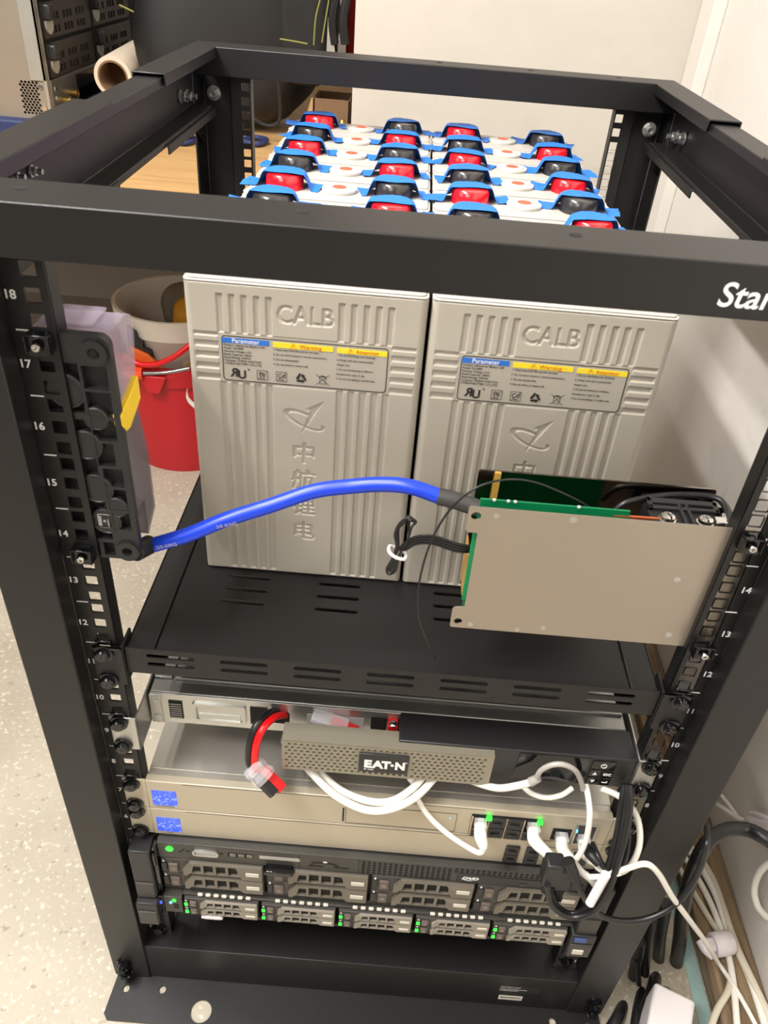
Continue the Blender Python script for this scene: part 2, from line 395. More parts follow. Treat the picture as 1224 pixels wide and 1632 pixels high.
# side rails
for sx in (-1, 1):
    def chan(y0, y1, xi, xo, zb, zt, lip, wall=0.002):
        pr = [(xi, zt-lip), (xi, zt), (xo, zt), (xo, zb), (xi, zb), (xi, zb-lip*0.9), (xi+wall, zb-lip*0.9), (xi+wall, zb-wall), (xo+wall, zb-wall), (xo+wall, zt+wall), (xi-wall, zt+wall), (xi-wall, zt-lip)]
        pr = [(sx*a, b) for a, b in pr]
        Mx = Matrix(((1, 0, 0, 0), (0, 0, 1, y0), (0, 1, 0, 0), (0, 0, 0, 1)))
        q = MB(); q.prism(pr, Mx, y1-y0); return q
    chan(0.018, 0.262, 0.2655, 0.294, 0.7755, 0.8345, 0.009).build('side_rail_sleeve', BP, rack, bevel=0.001)
    chan(0.025, 0.62, 0.2675, 0.2895, 0.7765, 0.8315, 0.007).build('side_rail', BP, rack, bevel=0.001)
    chan(0.412, YB-0.018, 0.2640, 0.2925, 0.7730, 0.8355, 0.010).build('side_rail_sleeve', BP, rack, bevel=0.001)
    chan(0.018, 0.637, 0.2675, 0.2895, -0.055, -0.012, 0.007).build('side_rail', BP, rack)
    for y, z, k in ((0.556, 0.794, 0.85), (0.585, 0.790, 0.85), (0.148, 0.808, 0.5), (0.120, 0.811, 0.5)):
        q = MB(); q.cyl((sx*0.2888, y, z), (-sx, 0, 0), 0.0085*k, 0.0015, 20); q.cyl((sx*0.2873, y, z), (-sx, 0, 0), 0.0068*k, 0.006*k, 6); q.cyl((sx*0.2850, y, z), (-sx, 0, 0), 0.0038*k, 0.010*k, 12)
        q.build('bolt', 'zinc', rack)
    q = MB(); q.cyl((sx*0.268, YB-0.0175, 0.787), (0, -1, 0), 0.0085, 0.0015); q.cyl((sx*0.268, YB-0.019, 0.787), (0, -1, 0), 0.0068, 0.006, 6); q.ring((sx*0.268, YB-0.025, 0.787), (0, -1, 0), 0.0045, 0.003, 0.003)
    q.build('bolt', 'zinc', rack)
# bottom beam and base plates
m = MB(); xprism(m, [(-0.018, -0.064), (-0.018, 0.010), (0.030, 0.010), (0.030, 0.008), (-0.016, 0.008), (-0.016, -0.064)], -0.252, 0.252)
bt = m.build('crossbeam', BP, rack, bevel=0.002)
m = MB(); xprism(m, [(YB+0.018, -0.064), (YB+0.018, 0.010), (YB-0.03, 0.010), (YB-0.03, 0.008), (YB+0.016, 0.008), (YB+0.016, -0.064)], -0.252, 0.252)
m.build('crossbeam', BP, rack, bevel=0.002)
m = MB(); m.box(0.163, 0.211, -0.0184, -0.018, -0.028, -0.012); m.build('rating_label', 'black_plastic', bt)
m = MB()
text(m, 'StarTech.com', 0.0042, FR(0.1645, -0.0185, -0.0165)); m.box(0.1645, 0.196, -0.0186, -0.0184, -0.0208, -0.0202); m.box(0.1645, 0.186, -0.0186, -0.0184, -0.0240, -0.0234)
m.build('label_text', 'grey_cable', bt, smooth=False)
m = MB(); m.box(0.166, 0.194, -0.0184, -0.018, -0.048, -0.038); m.build('barcode_label', 'tag_light', bt, label='small pale barcode sticker')
m = MB()
for i in range(22): m.box(0.168+i*0.0011, 0.168+i*0.0011+random.choice((0.0004, 0.0006)), -0.0186, -0.0183, -0.0435, -0.040)
m.build('barcode', 'ink', bt, smooth=False)
m = MB()
out = [(-0.289, -0.018), (-0.292, -0.062), (-0.287, -0.068), (0.287, -0.068), (0.292, -0.062), (0.289, -0.018), (0.286, 0.03), (-0.286, 0.03)]
plate(m, [out, circ(-0.275, -0.034, 0.0042), circ(-0.2325, -0.032, 0.0045), circ(-0.1820, -0.0515, 0.0125, 24), circ(0.1820, -0.0515, 0.0125, 24), circ(0.2325, -0.032, 0.0045), circ(0.275, -0.034, 0.0042)], 0.003, Matrix.Translation((0, 0, -0.0670)))
m.build('base_plate', BP, rack)
m = MB(); m.box(-0.286, 0.286, YB-0.03, YB+0.068, -0.067, -0.064); m.build('base_plate', BP, rack)
for sx in (-1, 1):
    for z in (-0.030, -0.047):
        q = MB(); q.cyl((sx*0.277, -0.0198, z), (0, -1, 0), 0.0085, 0.002); q.cyl((sx*0.277, -0.0218, z), (0, -1, 0), 0.0068, 0.006, 6); q.cyl((sx*0.277, -0.0278, z), (0, -1, 0), 0.004, 0.003, 10)
        q.build('bolt', 'gloss_black', rack)
    m = MB(); m.box(min(sx*0.222, sx*0.262), max(sx*0.222, sx*0.262), -0.004, 0.03, 0.0095, 0.012); m.build('rail_foot', BP, rack)
    q = MB(); q.cyl((sx*0.236, -0.0005, 0.0222), (0, -1, 0), 0.0078, 0.0012); q.cyl((sx*0.236, -0.0017, 0.0222), (0, -1, 0), 0.0055, 0.0045, 16); q.build('bolt', 'gloss_black', rack)
# rear upright brackets seen through the frame
m = MB(); plate(m, [[(0.605, 0.753), (0.655, 0.748), (0.655, 0.728), (0.640, 0.728)]]+[circ(0.630+i*0.010, 0.742, 0.0020, 8) for i in range(3)], 0.002, Matrix(((0, 0, 1, -0.2865), (1, 0, 0, 0), (0, 1, 0, 0), (0, 0, 0, 1))))
m.build('hanging_bracket', BP, rack)

def rack_screw(x, z, y=-0.002, parent=rack):
    q = MB(); q.lathe((x, y, z), (0, -1, 0), [(0, 0), (0.0083, 0), (0.0083, 0.0018), (0.0062, 0.0022), (0.0060, 0.0050), (0.0048, 0.0062), (0, 0.0062)], 22)
    o = q.build('rack_screw', 'gloss_black', parent)
    q = MB()
    for a in (0.3, 0.3+math.pi/2):
        Mx = FR(x, y-0.0058, z) @ Matrix.Rotation(a, 4, 'Z'); q.prism(rect(-0.0034, 0.0034, -0.0007, 0.0007), Mx, 0.0006)
    q.build('cross_slot', 'server_grey', o, smooth=False)
    return o
def cage_nut(x, z, silver=False):
    q = MB(); plate(q, [rrect(-0.0068, 0.0068, -0.0072, 0.0072, 0.001, 2), circ(0, 0, 0.0038, 16)], 0.0055, FR(x, -0.0005, z))
    q.box(x-0.0075, x-0.0065, -0.009, 0.0, z-0.005, z+0.0065); q.box(x+0.0065, x+0.0075, -0.009, 0.0, z-0.005, z+0.0065)
    q.box(x-0.0068, x+0.0068, -0.0085, -0.006, z+0.0058, z+0.0072)
    o = q.build('cage_nut', 'gloss_black' if not silver else 'gloss_black', rack, bevel=0.0004)
    q = MB(); q.lathe((x, 0.002, z), (0, -1, 0), [(0.0030, 0), (0.0030, 0.0115), (0.0024, 0.0125), (0.0015, 0.0125), (0.0012, 0.0105), (0, 0.0105)], 14)
    q.build('screw_end', 'chrome', o)
for x, z in ((-0.2325, 16*U+0.0381), (-0.2325, 13*U+0.00635), (0.2325, 14*U+0.02222), (0.2325, 12*U+0.00635)):
    cage_nut(x, z)
for sx in (-1, 1):
    for z in (10*U+0.0381, 10*U+0.00635, 8*U+0.0381, 8*U+0.00635, 6*U+0.0381, 6*U+0.00635, 5*U+0.0381, 5*U+0.00635):
        rack_screw(sx*0.2325, z, -0.0045 if z > 0.4 else -0.003)
    for z in (11*U+0.0045, 9*U+0.0045, 7*U+0.0045):                 # spring tabs of the cage nuts above each ear
        q = B(sx*0.2325-0.0062, sx*0.2325+0.0062, -0.003, 0.008, z-0.004, z+0.0005); q.build('cage_nut', 'gloss_black', rack, bevel=0.001)

# ------------------------------------------------------------------ vented shelf
sh = thing('vented_shelf', (0, 0.3, 0.4445), 'black vented cantilever shelf carrying the battery block', 'shelf')
m = MB(); polys = [rect(-0.1925, 0.1925, 0.0, 0.69)]
for gx in (-0.134, -0.052, 0.052, 0.134):
    for y0 in (0.066, 0.26, 0.45):
        for j in range(3): polys.append(rrect(gx-0.019, gx+0.019, y0+j*0.0165-0.0026, y0+j*0.0165+0.0026, 0.0026, 4))
plate(m, polys, 0.0015, Matrix.Translation((0, 0, 0.4815)))
m.build('tray', BP, sh)
m = MB(); polys = [rect(-0.2165, 0.2165, 0.4575, 0.4862)]
for i in range(7):
    cx = -0.1802+i*0.0597
    for cz in (0.4787, 0.4693): polys.append(rrect(cx-0.0195, cx+0.0195, cz-0.0021, cz+0.0021, 0.0021, 4))
plate(m, polys, 0.0014, FR(0, 0.0010, 0))
m.build('front_lip', BP, sh, bevel=0.0003)
for sx in (-1, 1):
    a, b = sorted((sx*0.1938, sx*0.2165)); q = B(a, b, 0.0012, 0.69, 0.4825, 0.4845); a, b = sorted((sx*0.1880, sx*0.1960)); q.box(a, b, 0.0012, 0.69, 0.4790, 0.4815); q.build('side_flange', BP, sh, bevel=0.0008)
    a, b = sorted((sx*0.2150, sx*0.2165)); B(a, b, 0.001, 0.69, 0.4575, 0.4845).build('side_panel', BP, sh)
    m = MB(); ol = [(0.2175, 0.4462), (0.2240, 0.4450), (0.2412, 0.4450), (0.2412, 0.4885), (0.2175, 0.4885)]
    plate(m, [[(sx*x, z) for x, z in ol]], 0.0022, FR(0, -0.0022, 0)); m.box(min(sx*0.2172, sx*0.2195), max(sx*0.2172, sx*0.2195), -0.0022, 0.02, 0.4462, 0.4885)
    m.box(min(sx*0.2175, sx*0.2412), max(sx*0.2175, sx*0.2412), -0.0060, -0.0022, 0.4868, 0.4885)
    m.build('mounting_ear', BP, sh, bevel=0.0006)
    a, b = sorted((sx*0.190, sx*0.2145)); B(a, b, 0.003, 0.03, 0.4525, 0.4575).build('stiffener', BP, sh, bevel=0.002)

# ------------------------------------------------------------------ battery cells
CW, CH, CD = 0.1775, 0.272, 0.0730
CY0, CZ0 = 0.1085, 0.4835
def tri_raster(H, vs, fs, val, ox, oy, res):
    ny, nx = H.shape
    for f in fs:
        for k in range(1, len(f)-1):
            a, b, c = [((vs[i][0]-ox)/res, (vs[i][1]-oy)/res) for i in (f[0], f[k], f[k+1])]
            x0, x1 = int(max(0, min(a[0], b[0], c[0]))), int(min(nx-1, max(a[0], b[0], c[0])+1))
            y0, y1 = int(max(0, min(a[1], b[1], c[1]))), int(min(ny-1, max(a[1], b[1], c[1])+1))
            if x1 < x0 or y1 < y0: continue
            X, Y = np.meshgrid(np.arange(x0, x1+1), np.arange(y0, y1+1))
            d = (b[0]-a[0])*(c[1]-a[1])-(c[0]-a[0])*(b[1]-a[1])
            if abs(d) < 1e-9: continue
            w1 = ((b[0]-X)*(c[1]-Y)-(c[0]-X)*(b[1]-Y))/d; w2 = ((c[0]-X)*(a[1]-Y)-(a[0]-X)*(c[1]-Y))/d; w3 = 1-w1-w2
            ins = (w1 >= -0.02) & (w2 >= -0.02) & (w3 >= -0.02)
            H[y0:y1+1, x0:x1+1][ins] = val
def relief_panel():
    res = 0.4; W, Hh = 177.5, 269.0
    nx, ny = int(W/res)+1, int(Hh/res)+1
    H = np.zeros((ny, nx)); xs = np.linspace(0, W, nx); zs = np.linspace(0, Hh, ny); X, Z = np.meshgrid(xs, zs)
    def R(x0, x1, z0, z1, v): H[(X >= x0) & (X <= x1) & (Z >= z0) & (Z <= z1)] = v
    R(23.4, 154.1, 190.6, 231.6, -0.5)                       # band that takes the label
    for a, b in ((24, 28.4), (33, 37), (42, 46), (51, 55), (59.8, 64.2)):
        R(a, b, 231.6, 261, -1.5); R(177.5-b, 177.5-a, 231.6, 261, -1.5)
    for a, b in ((23.6, 28.3), (32.2, 37.2), (41.2, 46.2), (50.3, 55.1), (59.2, 64)):
        R(a, b, 3.5, 190.6, -1.5); R(177.5-b, 177.5-a, 3.5, 190.6, -1.5)
    for a, b in ((192.3, 196.8), (201.5, 206), (210.8, 215), (219.4, 224), (228.3, 231.3)):
        R(6, 23.4, a, b, -1.5); R(154.1, 171.5, a, b, -1.5)
    def T(s, size, cx, z0, sx=1.0, bold=0.0):
        cu = bpy.data.curves.new('tmp', 'FONT'); cu.body = s; cu.size = size; cu.align_x = 'CENTER'; cu.offset = bold; cu.resolution_u = 4
        vs, fs = curve_mesh(cu); tri_raster(H, [(v.x*sx+cx, v.y+z0) for v in vs], fs, -1.2, 0, 0, res)
    T('CALB', 19.5, 88.6, 242.6, 0.90, 0.30)
    for ch, z in zip('中航锂电', (123.5, 97.0, 70.0, 43.0)): T(ch, 21.0, 88.7, z, 1.0, 0.25)
    bl = [(103, 179.5), (90.3, 172.3), (93.6, 171.2), (86.6, 150.3), (98.5, 171.5)]
    tri_raster(H, bl, [(0, 1, 2), (0, 2, 4), (2, 3, 4)], -1.2, 0, 0, res)
    ca, sa = math.cos(math.radians(-24)), math.sin(math.radians(-24))
    u = (X-88.6)*ca+(Z-162.5)*sa; v = -(X-88.6)*sa+(Z-162.5)*ca
    ring = ((u/17.5)**2+(v/6.4)**2 < 1) & (((u-1.2)/14.3)**2+((v+0.1)/4.7)**2 > 1) & ~((u > 2) & (v > 2.2))
    H[ring] = -1.2
    k = np.array([1, 2, 1.])/4
    for _ in range(1):
        P = np.pad(H, 1, mode='edge'); H = (P[:-2, 1:-1]*k[0]+P[1:-1, 1:-1]*k[1]+P[2:, 1:-1]*k[2])
        P = np.pad(H, 1, mode='edge'); H = (P[1:-1, :-2]*k[0]+P[1:-1, 1:-1]*k[1]+P[1:-1, 2:]*k[2])
    r = 6.0; d = np.minimum(X, W-X); dd = np.clip(r-d, 0, r); rx = r-np.sqrt(np.clip(r*r-dd*dd, 0, None))
    r2 = 3.0; d2 = np.clip(r2-Z, 0, r2); rz = r2-np.sqrt(np.clip(r2*r2-d2*d2, 0, None))
    r3 = 1.0; d3 = np.clip(r3-(Hh-Z), 0, r3); rz += r3-np.sqrt(np.clip(r3*r3-d3*d3, 0, None))
    Y = -H+np.maximum(rx, rz)
    V = np.stack([X/1000-CW/2, Y/1000, Z/1000], -1).reshape(-1, 3)
    idx = np.arange(nx*ny).reshape(ny, nx)
    F = np.stack([idx[:-1, :-1], idx[:-1, 1:], idx[1:, 1:], idx[1:, :-1]], -1).reshape(-1, 4)
    me = bpy.data.meshes.new('relief_panel'); me.vertices.add(len(V)); me.vertices.foreach_set('co', V.ravel())
    me.loops.add(F.size); me.loops.foreach_set('vertex_index', F.ravel()); me.polygons.add(len(F))
    me.polygons.foreach_set('loop_start', np.arange(len(F))*4); me.update(calc_edges=True)
    me.polygons.foreach_set('use_smooth', np.ones(len(F), bool)); me.materials.append(MATS['cell_grey']); return me
RELIEF = relief_panel()
def case_mb():
    q = MB(); o = rrect(-CW/2+0.0002, CW/2-0.0002, 0.0020, CD-0.0006, 0.0050, 4); q.prism(o, Matrix.Translation((0, 0, 0.0005)), 0.2685); return q
def lid_mb():
    q = MB(); o = rrect(-CW/2, CW/2, 0.0, CD-0.0006, 0.0045, 4); q.prism(o, Matrix.Translation((0, 0, 0.2692)), 0.0014)
    o = rrect(-CW/2+0.002, CW/2-0.002, 0.002, CD-0.0026, 0.004, 4); q.prism(o, Matrix.Translation((0, 0, 0.2706)), CH-0.2706); return q
CACHE = {}
def cached(key, fn, name, m, parent, **kw):
    if key not in CACHE:
        mb = fn(); o = mb.build(name, m, None, **kw); CACHE[key] = o; o.parent = parent; return o
    src = CACHE[key]; o = src.copy(); COL.objects.link(o); o.parent = parent; OFF[o] = Vector(); return o
def cap_mb(x):
    return MB().lathe((x, 0.0365, CH), (0, 0, 1), [(0.0188, 0), (0.0184, 0.0035), (0.0178, 0.0110), (0.0160, 0.0130), (0.009, 0.0136), (0, 0.0137)], 32)
def valve_mb():
    q = MB().lathe((0, 0.0365, CH), (0, 0, 1), [(0.0165, 0), (0.0172, 0.0015), (0.0168, 0.0030), (0.0128, 0.0031), (0.0122, 0.0038), (0.0, 0.0040)], 32); return q
def tape_mb(x, rng, lean, top):
    q = MB(); nx, ny = 44, 12; L1 = 0.034+rng.random()*0.014; L2 = 0.032+rng.random()*0.012; Wd = 0.0135+rng.random()*0.002
    a = math.radians(rng.uniform(-20, 20)+lean); sk = rng.uniform(-0.15, 0.15); cy = 0.0055+rng.uniform(-0.001, 0.003); ph = rng.random()*6
    vs = []
    R0 = 0.0190
    for i in range(nx+1):
        for j in range(ny+1):
            s = -L1+(L1+L2)*i/nx; t = (-1+2*j/ny)*Wd
            X0 = s*math.cos(a)-t*math.sin(a)+sk*t; Y0 = s*math.sin(a)*0.6+t*math.cos(a)+cy
            r = math.hypot(X0, max(0.0, Y0))
            k = max(0.0, min(1.0, 1-(r-R0)/0.0085)); k = k*k*(3-2*k)
            h = CH+0.0006+0.0143*k+0.0003*math.sin(ph+s*180+t*160)+0.0004*math.sin(ph*2+s*90-t*260)*(1-k)
            if Y0 < -0.004 and k > 0.9: h -= 0.0
            if abs(s) > 0.03: h += abs(0.0010*math.sin(ph+t*160))*(abs(s)-0.03)/0.01
            vs.append((x+X0, 0.0365+Y0, max(CH+0.0003, h)))
    n = ny+1
    fs = [(i*n+j, (i+1)*n+j, (i+1)*n+j+1, i*n+j+1) for i in range(nx) for j in range(ny)]
    q.add(vs, fs); return q
ORD = ['front', 'second', 'third', 'fourth', 'fifth', 'sixth', 'seventh', 'rearmost']
NUM = [['1', '8'], ['2', '14'], ['3', '11'], ['10', '11'], ['11', '12'], ['8', '9'], ['7', '10'], ['6', '9']]
def label_parts(cell):
    Y = -0.00005
    q = MB(); o = rrect(-0.0626, 0.0626, 0.1925, 0.2295, 0.0028, 5); o = [(x, z) for x, z in o]
    plate(q, [o], 0.0003, FR(0, 0.0006, 0)); lab = q.build('warning_label', 'label_grey', cell, smooth=False, label='grey printed label with blue and yellow headers')
    y0 = 0.0002
    q = MB(); i = rrect(-0.0620, 0.0620, 0.1931, 0.2289, 0.0024, 5); plate(q, [o, i], 0.00015, FR(0, y0, 0)); q.build('label_border', 'ink', lab, smooth=False)
    B(-0.0622, -0.0268, y0-0.0002, y0+0.0001, 0.2236, 0.2277).build('header_bar', 'label_blue', lab, smooth=False, label='blue header bar')
    B(-0.0240, 0.0212, y0-0.0002, y0+0.0001, 0.2231, 0.2272).build('header_bar', 'label_yellow', lab, smooth=False, label='yellow header bar')
    B(0.0240, 0.0618, y0-0.0002, y0+0.0001, 0.2228, 0.2269).build('header_bar', 'label_yellow', lab, smooth=False, label='yellow header bar')
    q = MB(); text(q, 'Parameter', 0.0049, FR(-0.0445, y0-0.0003, 0.2242), 'CENTER', t=0.00005, bold=0.00002); q.build('header_text', 'sticker', lab, smooth=False)
    q = MB(); text(q, '⚠ Warning', 0.0048, FR(0.0005, y0-0.0003, 0.2236), 'CENTER', t=0.00005, bold=0.00001); text(q, '⚠ Attention', 0.0044, FR(0.0435, y0-0.0003, 0.2234), 'CENTER', t=0.00005, bold=0.00001)
    q.build('header_text', 'label_orange', lab, smooth=False)
    q = MB(); yt = y0-0.0002
    for k, s in enumerate(['Product: Lithium-ion Battery Cell', 'Model: CA180FI', 'Nominal Voltage: 3.2V', 'Rated Capacity: 180Ah', 'Rated Energy: 576Wh', 'Company: CHINA AVIATION', 'LITHIUM BATTERY CO.,LTD.']):
        text(q, s, 0.0024, FR(-0.0612, yt, 0.2212-k*0.0025), t=0.00005, sx=0.95)
    for k, s in enumerate(['1. Keep away from fire and do not heat;', '2. Do not short circuit or reverse connections;', '3. Do not disassemble;', '4. Do not strike or impact cell.']):
        text(q, s, 0.0023, FR(-0.0240, yt, 0.2206-k*0.0040), t=0.00005, sx=0.92)
    for k, s in enumerate(['1. Do not overcharge over discharge;', '2. Charge cells with recommended', 'charger only;', '3. Do not mix batteries of different', 'manufacturers, type, or age.', '4. Do not use leaking or swollen cells.']):
        text(q, s, 0.0022, FR(0.0240, yt, 0.2204-k*0.0039), t=0.00005, sx=0.88)
    text(q, 'R', 0.0098, FR(-0.0508, yt, 0.1962), t=0.00005, bold=0.0003, sx=-1.0); text(q, 'U', 0.0098, FR(-0.0514, yt, 0.1950), t=0.00005, bold=0.0003, sx=0.95)
    text(q, '®', 0.0024, FR(-0.0436, yt, 0.2020), t=0.00005)
    for cx, s in ((-0.0325, 'Pb'), (-0.0178, 'Cd')):
        a = rrect(cx-0.0042, cx+0.0042, 0.1950, 0.2032, 0.0008, 3); b = rrect(cx-0.0039, cx+0.0039, 0.1953, 0.2029, 0.0007, 3); plate(q, [a, b], 0.0001, FR(0, yt, 0))
        text(q, s, 0.0052, FR(cx, yt, 0.1980), 'CENTER', t=0.00005); text(q, 'free', 0.0024, FR(cx, yt, 0.1958), 'CENTER', t=0.00005)
        q.prism([(cx-0.0039, 0.1951), (cx-0.0036, 0.1951), (cx+0.0040, 0.2031), (cx+0.0037, 0.2031)], FR(0, yt, 0), 0.0001)
    # triangle of three arrows
    for k in range(3):
        M = FR(-0.0028, yt, 0.1992) @ Matrix.Rotation(k*2*math.pi/3, 4, 'Z')
        q.prism([(-0.0030, -0.0032), (0.0008, -0.0032), (0.0008, -0.0040), (0.0030, -0.0022), (0.0008, -0.0006), (0.0008, -0.0014), (-0.0022, -0.0014), (-0.0036, -0.0022)], M, 0.0001)
    cx = 0.0138
    for p in ([(-0.0052, -0.0042), (-0.0049, -0.0044), (0.0052, 0.0044), (0.0049, 0.0046)], [(0.0052, -0.0042), (0.0049, -0.0044), (-0.0052, 0.0044), (-0.0049, 0.0046)],
              [(-0.0022, -0.0034), (-0.0019, -0.0034), (-0.0024, 0.0026), (-0.0027, 0.0026)], [(0.0022, -0.0034), (0.0019, -0.0034), (0.0024, 0.0026), (0.0027, 0.0026)],
              [(-0.0022, -0.0034), (0.0022, -0.0034), (0.0022, -0.0031), (-0.0022, -0.0031)], [(-0.003, 0.0026), (0.003, 0.0026), (0.003, 0.0030), (-0.003, 0.0030)], [(-0.0018, 0.0030), (0.0018, 0.0030), (0.0014, 0.0037), (-0.0014, 0.0037)]):
        q.prism([(x, z) for x, z in p], FR(cx, yt, 0.1992), 0.0001)
    q.build('label_print', 'ink', lab, smooth=False)
LABEL_SRC = None
for c in (0, 1):
    cxw = (-0.0868 if c == 0 else 0.0932)
    for r in range(8):
        left_red = (r % 2 == 1)
        side = 'left' if c == 0 else 'right'
        lab = '%s battery cell, %s in the %s row, red cap on its %s' % (
            'grey embossed' if r == 0 else 'grey', {0: 'frontmost', 7: 'rearmost'}.get(r, ORD[r]+' from front'), side, 'left' if left_red else 'right')
        cell = thing('battery_cell', (0, 0, 0), lab, 'battery', 'grey battery cells packed on the shelf')
        cached('case', case_mb, 'case', 'cell_grey', cell)
        cached('lid', lid_mb, 'lid', 'cell_lid', cell, bevel=0.0006)
        if r == 0:
            p = bpy.data.objects.new('embossed_front', RELIEF); COL.objects.link(p); p.parent = cell; OFF[p] = Vector()
            if LABEL_SRC is None:
                label_parts(cell); LABEL_SRC = [o for o in cell.children if o.name.startswith('warning_label')][0]
            else: copy_tree(LABEL_SRC, cell)
        for sd in (-1, 1):
            red = (left_red if sd < 0 else not left_red)
            cached('cap%d' % sd+str(red), lambda: cap_mb(sd*0.053), 'terminal_cap', 'red_cap' if red else 'black_cap', cell, label=('red rubber terminal cap' if red else 'black rubber terminal cap'))
            rng = random.Random(c*100+r*10+sd)
            if r > 0: tape_mb(sd*0.053, rng, 0, 0).build('masking_tape', 'blue_tape', cell, angle=1.2, label='strip of blue masking tape over the cap')
        v = cached('valve', valve_mb, 'vent_valve', 'valve_white', cell)
        cached('dot', lambda: MB().cyl((0, 0.0365, CH+0.0038), (0, 0, 1), 0.0068, 0.0004, 20), 'valve_dot', 'valve_red', v, label='red dot')
        if r > 0:
            edge = -1 if c == 0 else -1
            for q_, (sx_, yy) in enumerate((((-0.0795, 0.012) if left_red else (0.0765, 0.012)), )):
                st = B(sx_-0.009, sx_+0.009, yy-0.004, yy+0.004, CH, CH+0.0003).build('number_sticker', 'sticker', cell, smooth=False)
                q = MB()
                for dx, s in ((-0.0045, NUM[r][0]), (0.0045, NUM[r][1])): text(q, s, 0.0058, Matrix.Translation((sx_+dx, yy-0.002, CH+0.0003)), 'CENTER')
                q.build('sticker_digits', 'ink', st, smooth=False)
            sx_ = (0.077 if left_red else -0.0795)
            B(sx_-0.007, sx_+0.007, 0.050, 0.056, CH, CH+0.0002).build('type_sticker', 'label_grey', cell, smooth=False)
        cell.location = (cxw, CY0+r*CD, CZ0)

# ------------------------------------------------------------------ rack devices
def wbox(mb, x0, x1, z0, z1, Yf, d): return mb.box(x0, x1, Yf, Yf+d, z0, z1)
def ear(parent, sx, z0, z1, m, xin, Y=-0.0025, deep=0.0):
    q = MB(); a, b = sorted((sx*xin, sx*0.2412)); q.box(a, b, Y, Y+0.0022, z0, z1)
    if deep: a, b = sorted((sx*xin, sx*(xin+0.0018))); q.box(a, b, Y, Y+deep, z0, z1)
    return q.build('mounting_ear', m, parent, bevel=0.0006)
# --- battery backup unit (unit 9)
ups = thing('battery_backup_unit', (0, 0.3, 0.3556), 'thin battery backup unit with dark screen bezel and grey perforated front grille', 'ups')
m = MB(); m.box(-0.2150, 0.2175, 0.031, 0.55, 0.3570, 0.3975); m.build('chassis', 'galvanised', ups, bevel=0.0012)
m = MB(); m.box(-0.1960, 0.2160, 0.046, 0.55, 0.3975, 0.4005); m.box(-0.2148, -0.1985, 0.046, 0.55, 0.3975, 0.4003); m.build('lid', 'galvanised', ups, bevel=0.0008)
ear(ups, -1, 0.3562, 0.3995, 'zinc', 0.2170, deep=0.10); ear(ups, 1, 0.3562, 0.3995, 'zinc', 0.2215, deep=0.10)
m = MB(); m.box(-0.2150, 0.0150, 0.0295, 0.0312, 0.3578, 0.3968); m.build('front_plate', 'zinc', ups, bevel=0.0005)
m = MB(); m.box(-0.2128, -0.2060, 0.0270, 0.0300, 0.3610, 0.3700); m.box(-0.2128, -0.2060, 0.0270, 0.0300, 0.3790, 0.3890); m.box(-0.2155, -0.2050, 0.028, 0.030, 0.3580, 0.3960); m.build('hinge', 'zinc', ups, bevel=0.0004)
m = MB(); m.box(-0.1985, -0.1860, 0.0288, 0.0300, 0.3650, 0.3890); o = m.build('latch_opening', 'void', ups, smooth=False)
m = MB()
for i in range(7): m.box(-0.1975, -0.1870, 0.0282, 0.0290, 0.3665+i*0.003, 0.3675+i*0.003)
m.build('louvre', 'steel', o, smooth=False)
m = MB(); plate(m, [rrect(-0.1770, -0.1280, 0.3640, 0.3890, 0.003), rrect(-0.1735, -0.1315, 0.3675, 0.3860, 0.002)], 0.0022, FR(0, 0.0296, 0)); m.box(-0.1715, -0.1335, 0.0285, 0.0296, 0.3675, 0.3745)
m.build('handle_recess', 'zinc', ups, bevel=0.0006)
m = MB(); m.box(-0.1240, -0.1080, 0.0286, 0.0300, 0.3660, 0.3890); m.prism(rrect(-0.1080, -0.0880, 0.3700, 0.3860, 0.004), FR(0, 0.0298, 0), 0.0010); m.build('cable_opening', 'void', ups, smooth=False)
m = MB(); m.box(-0.0720, -0.0200, 0.0290, 0.0297, 0.3600, 0.3860); m.build('clear_film', 'clear', ups, smooth=False)
m = MB(); m.box(-0.0135, 0.0010, 0.0284, 0.0298, 0.3720, 0.3895); m.build('connector_opening', 'void', ups, smooth=False)
m = MB(); m.box(0.0020, 0.0110, 0.020, 0.0300, 0.3660, 0.3900); t = m.build('terminal_block', 'red_housing', ups, bevel=0.0008)
MB().lathe((0.0065, 0.0225, 0.3895), (0, 0, 1), [(0.0035, 0), (0.0035, 0.0015), (0.0015, 0.0030), (0, 0.0032)], 14).build('terminal_screw', 'chrome', t)
# dark bezel on the right
m = MB(); m.box(0.0120, 0.2215, 0.0000, 0.0320, 0.3566, 0.3968); bez = m.build('front_bezel', 'black_plastic', ups, bevel=0.0012)
m = MB(); m.prism([(0.1165, 0.3580), (0.1190, 0.3945), (0.1815, 0.3945), (0.1815, 0.3580)], FR(0, 0.0002, 0), 0.0008); m.build('display_screen', 'gloss_black', bez, bevel=0.0003)
m = MB()
for x0, x1, z0, z1 in ((0.1835, 0.2040, 0.3815, 0.3925), (0.1835, 0.1930, 0.3705, 0.3800), (0.1945, 0.2040, 0.3705, 0.3800), (0.1835, 0.1930, 0.3590, 0.3690), (0.1945, 0.2040, 0.3590, 0.3690)):
    B(x0, x1, -0.0012, 0.0005, z0, z1).build('button', 'gloss_black', bez, bevel=0.0004)
m = MB(); n = 14
pts = [Vector((0.1937+0.0024*math.sin(math.radians(25+310*i/n)), -0.0014, 0.3868+0.0024*math.cos(math.radians(25+310*i/n)))) for i in range(n+1)]
m.tube(pts, 0.00035, 6, 1, smooth=False); m.box(0.1934, 0.1940, -0.0016, -0.0011, 0.3872, 0.3900)
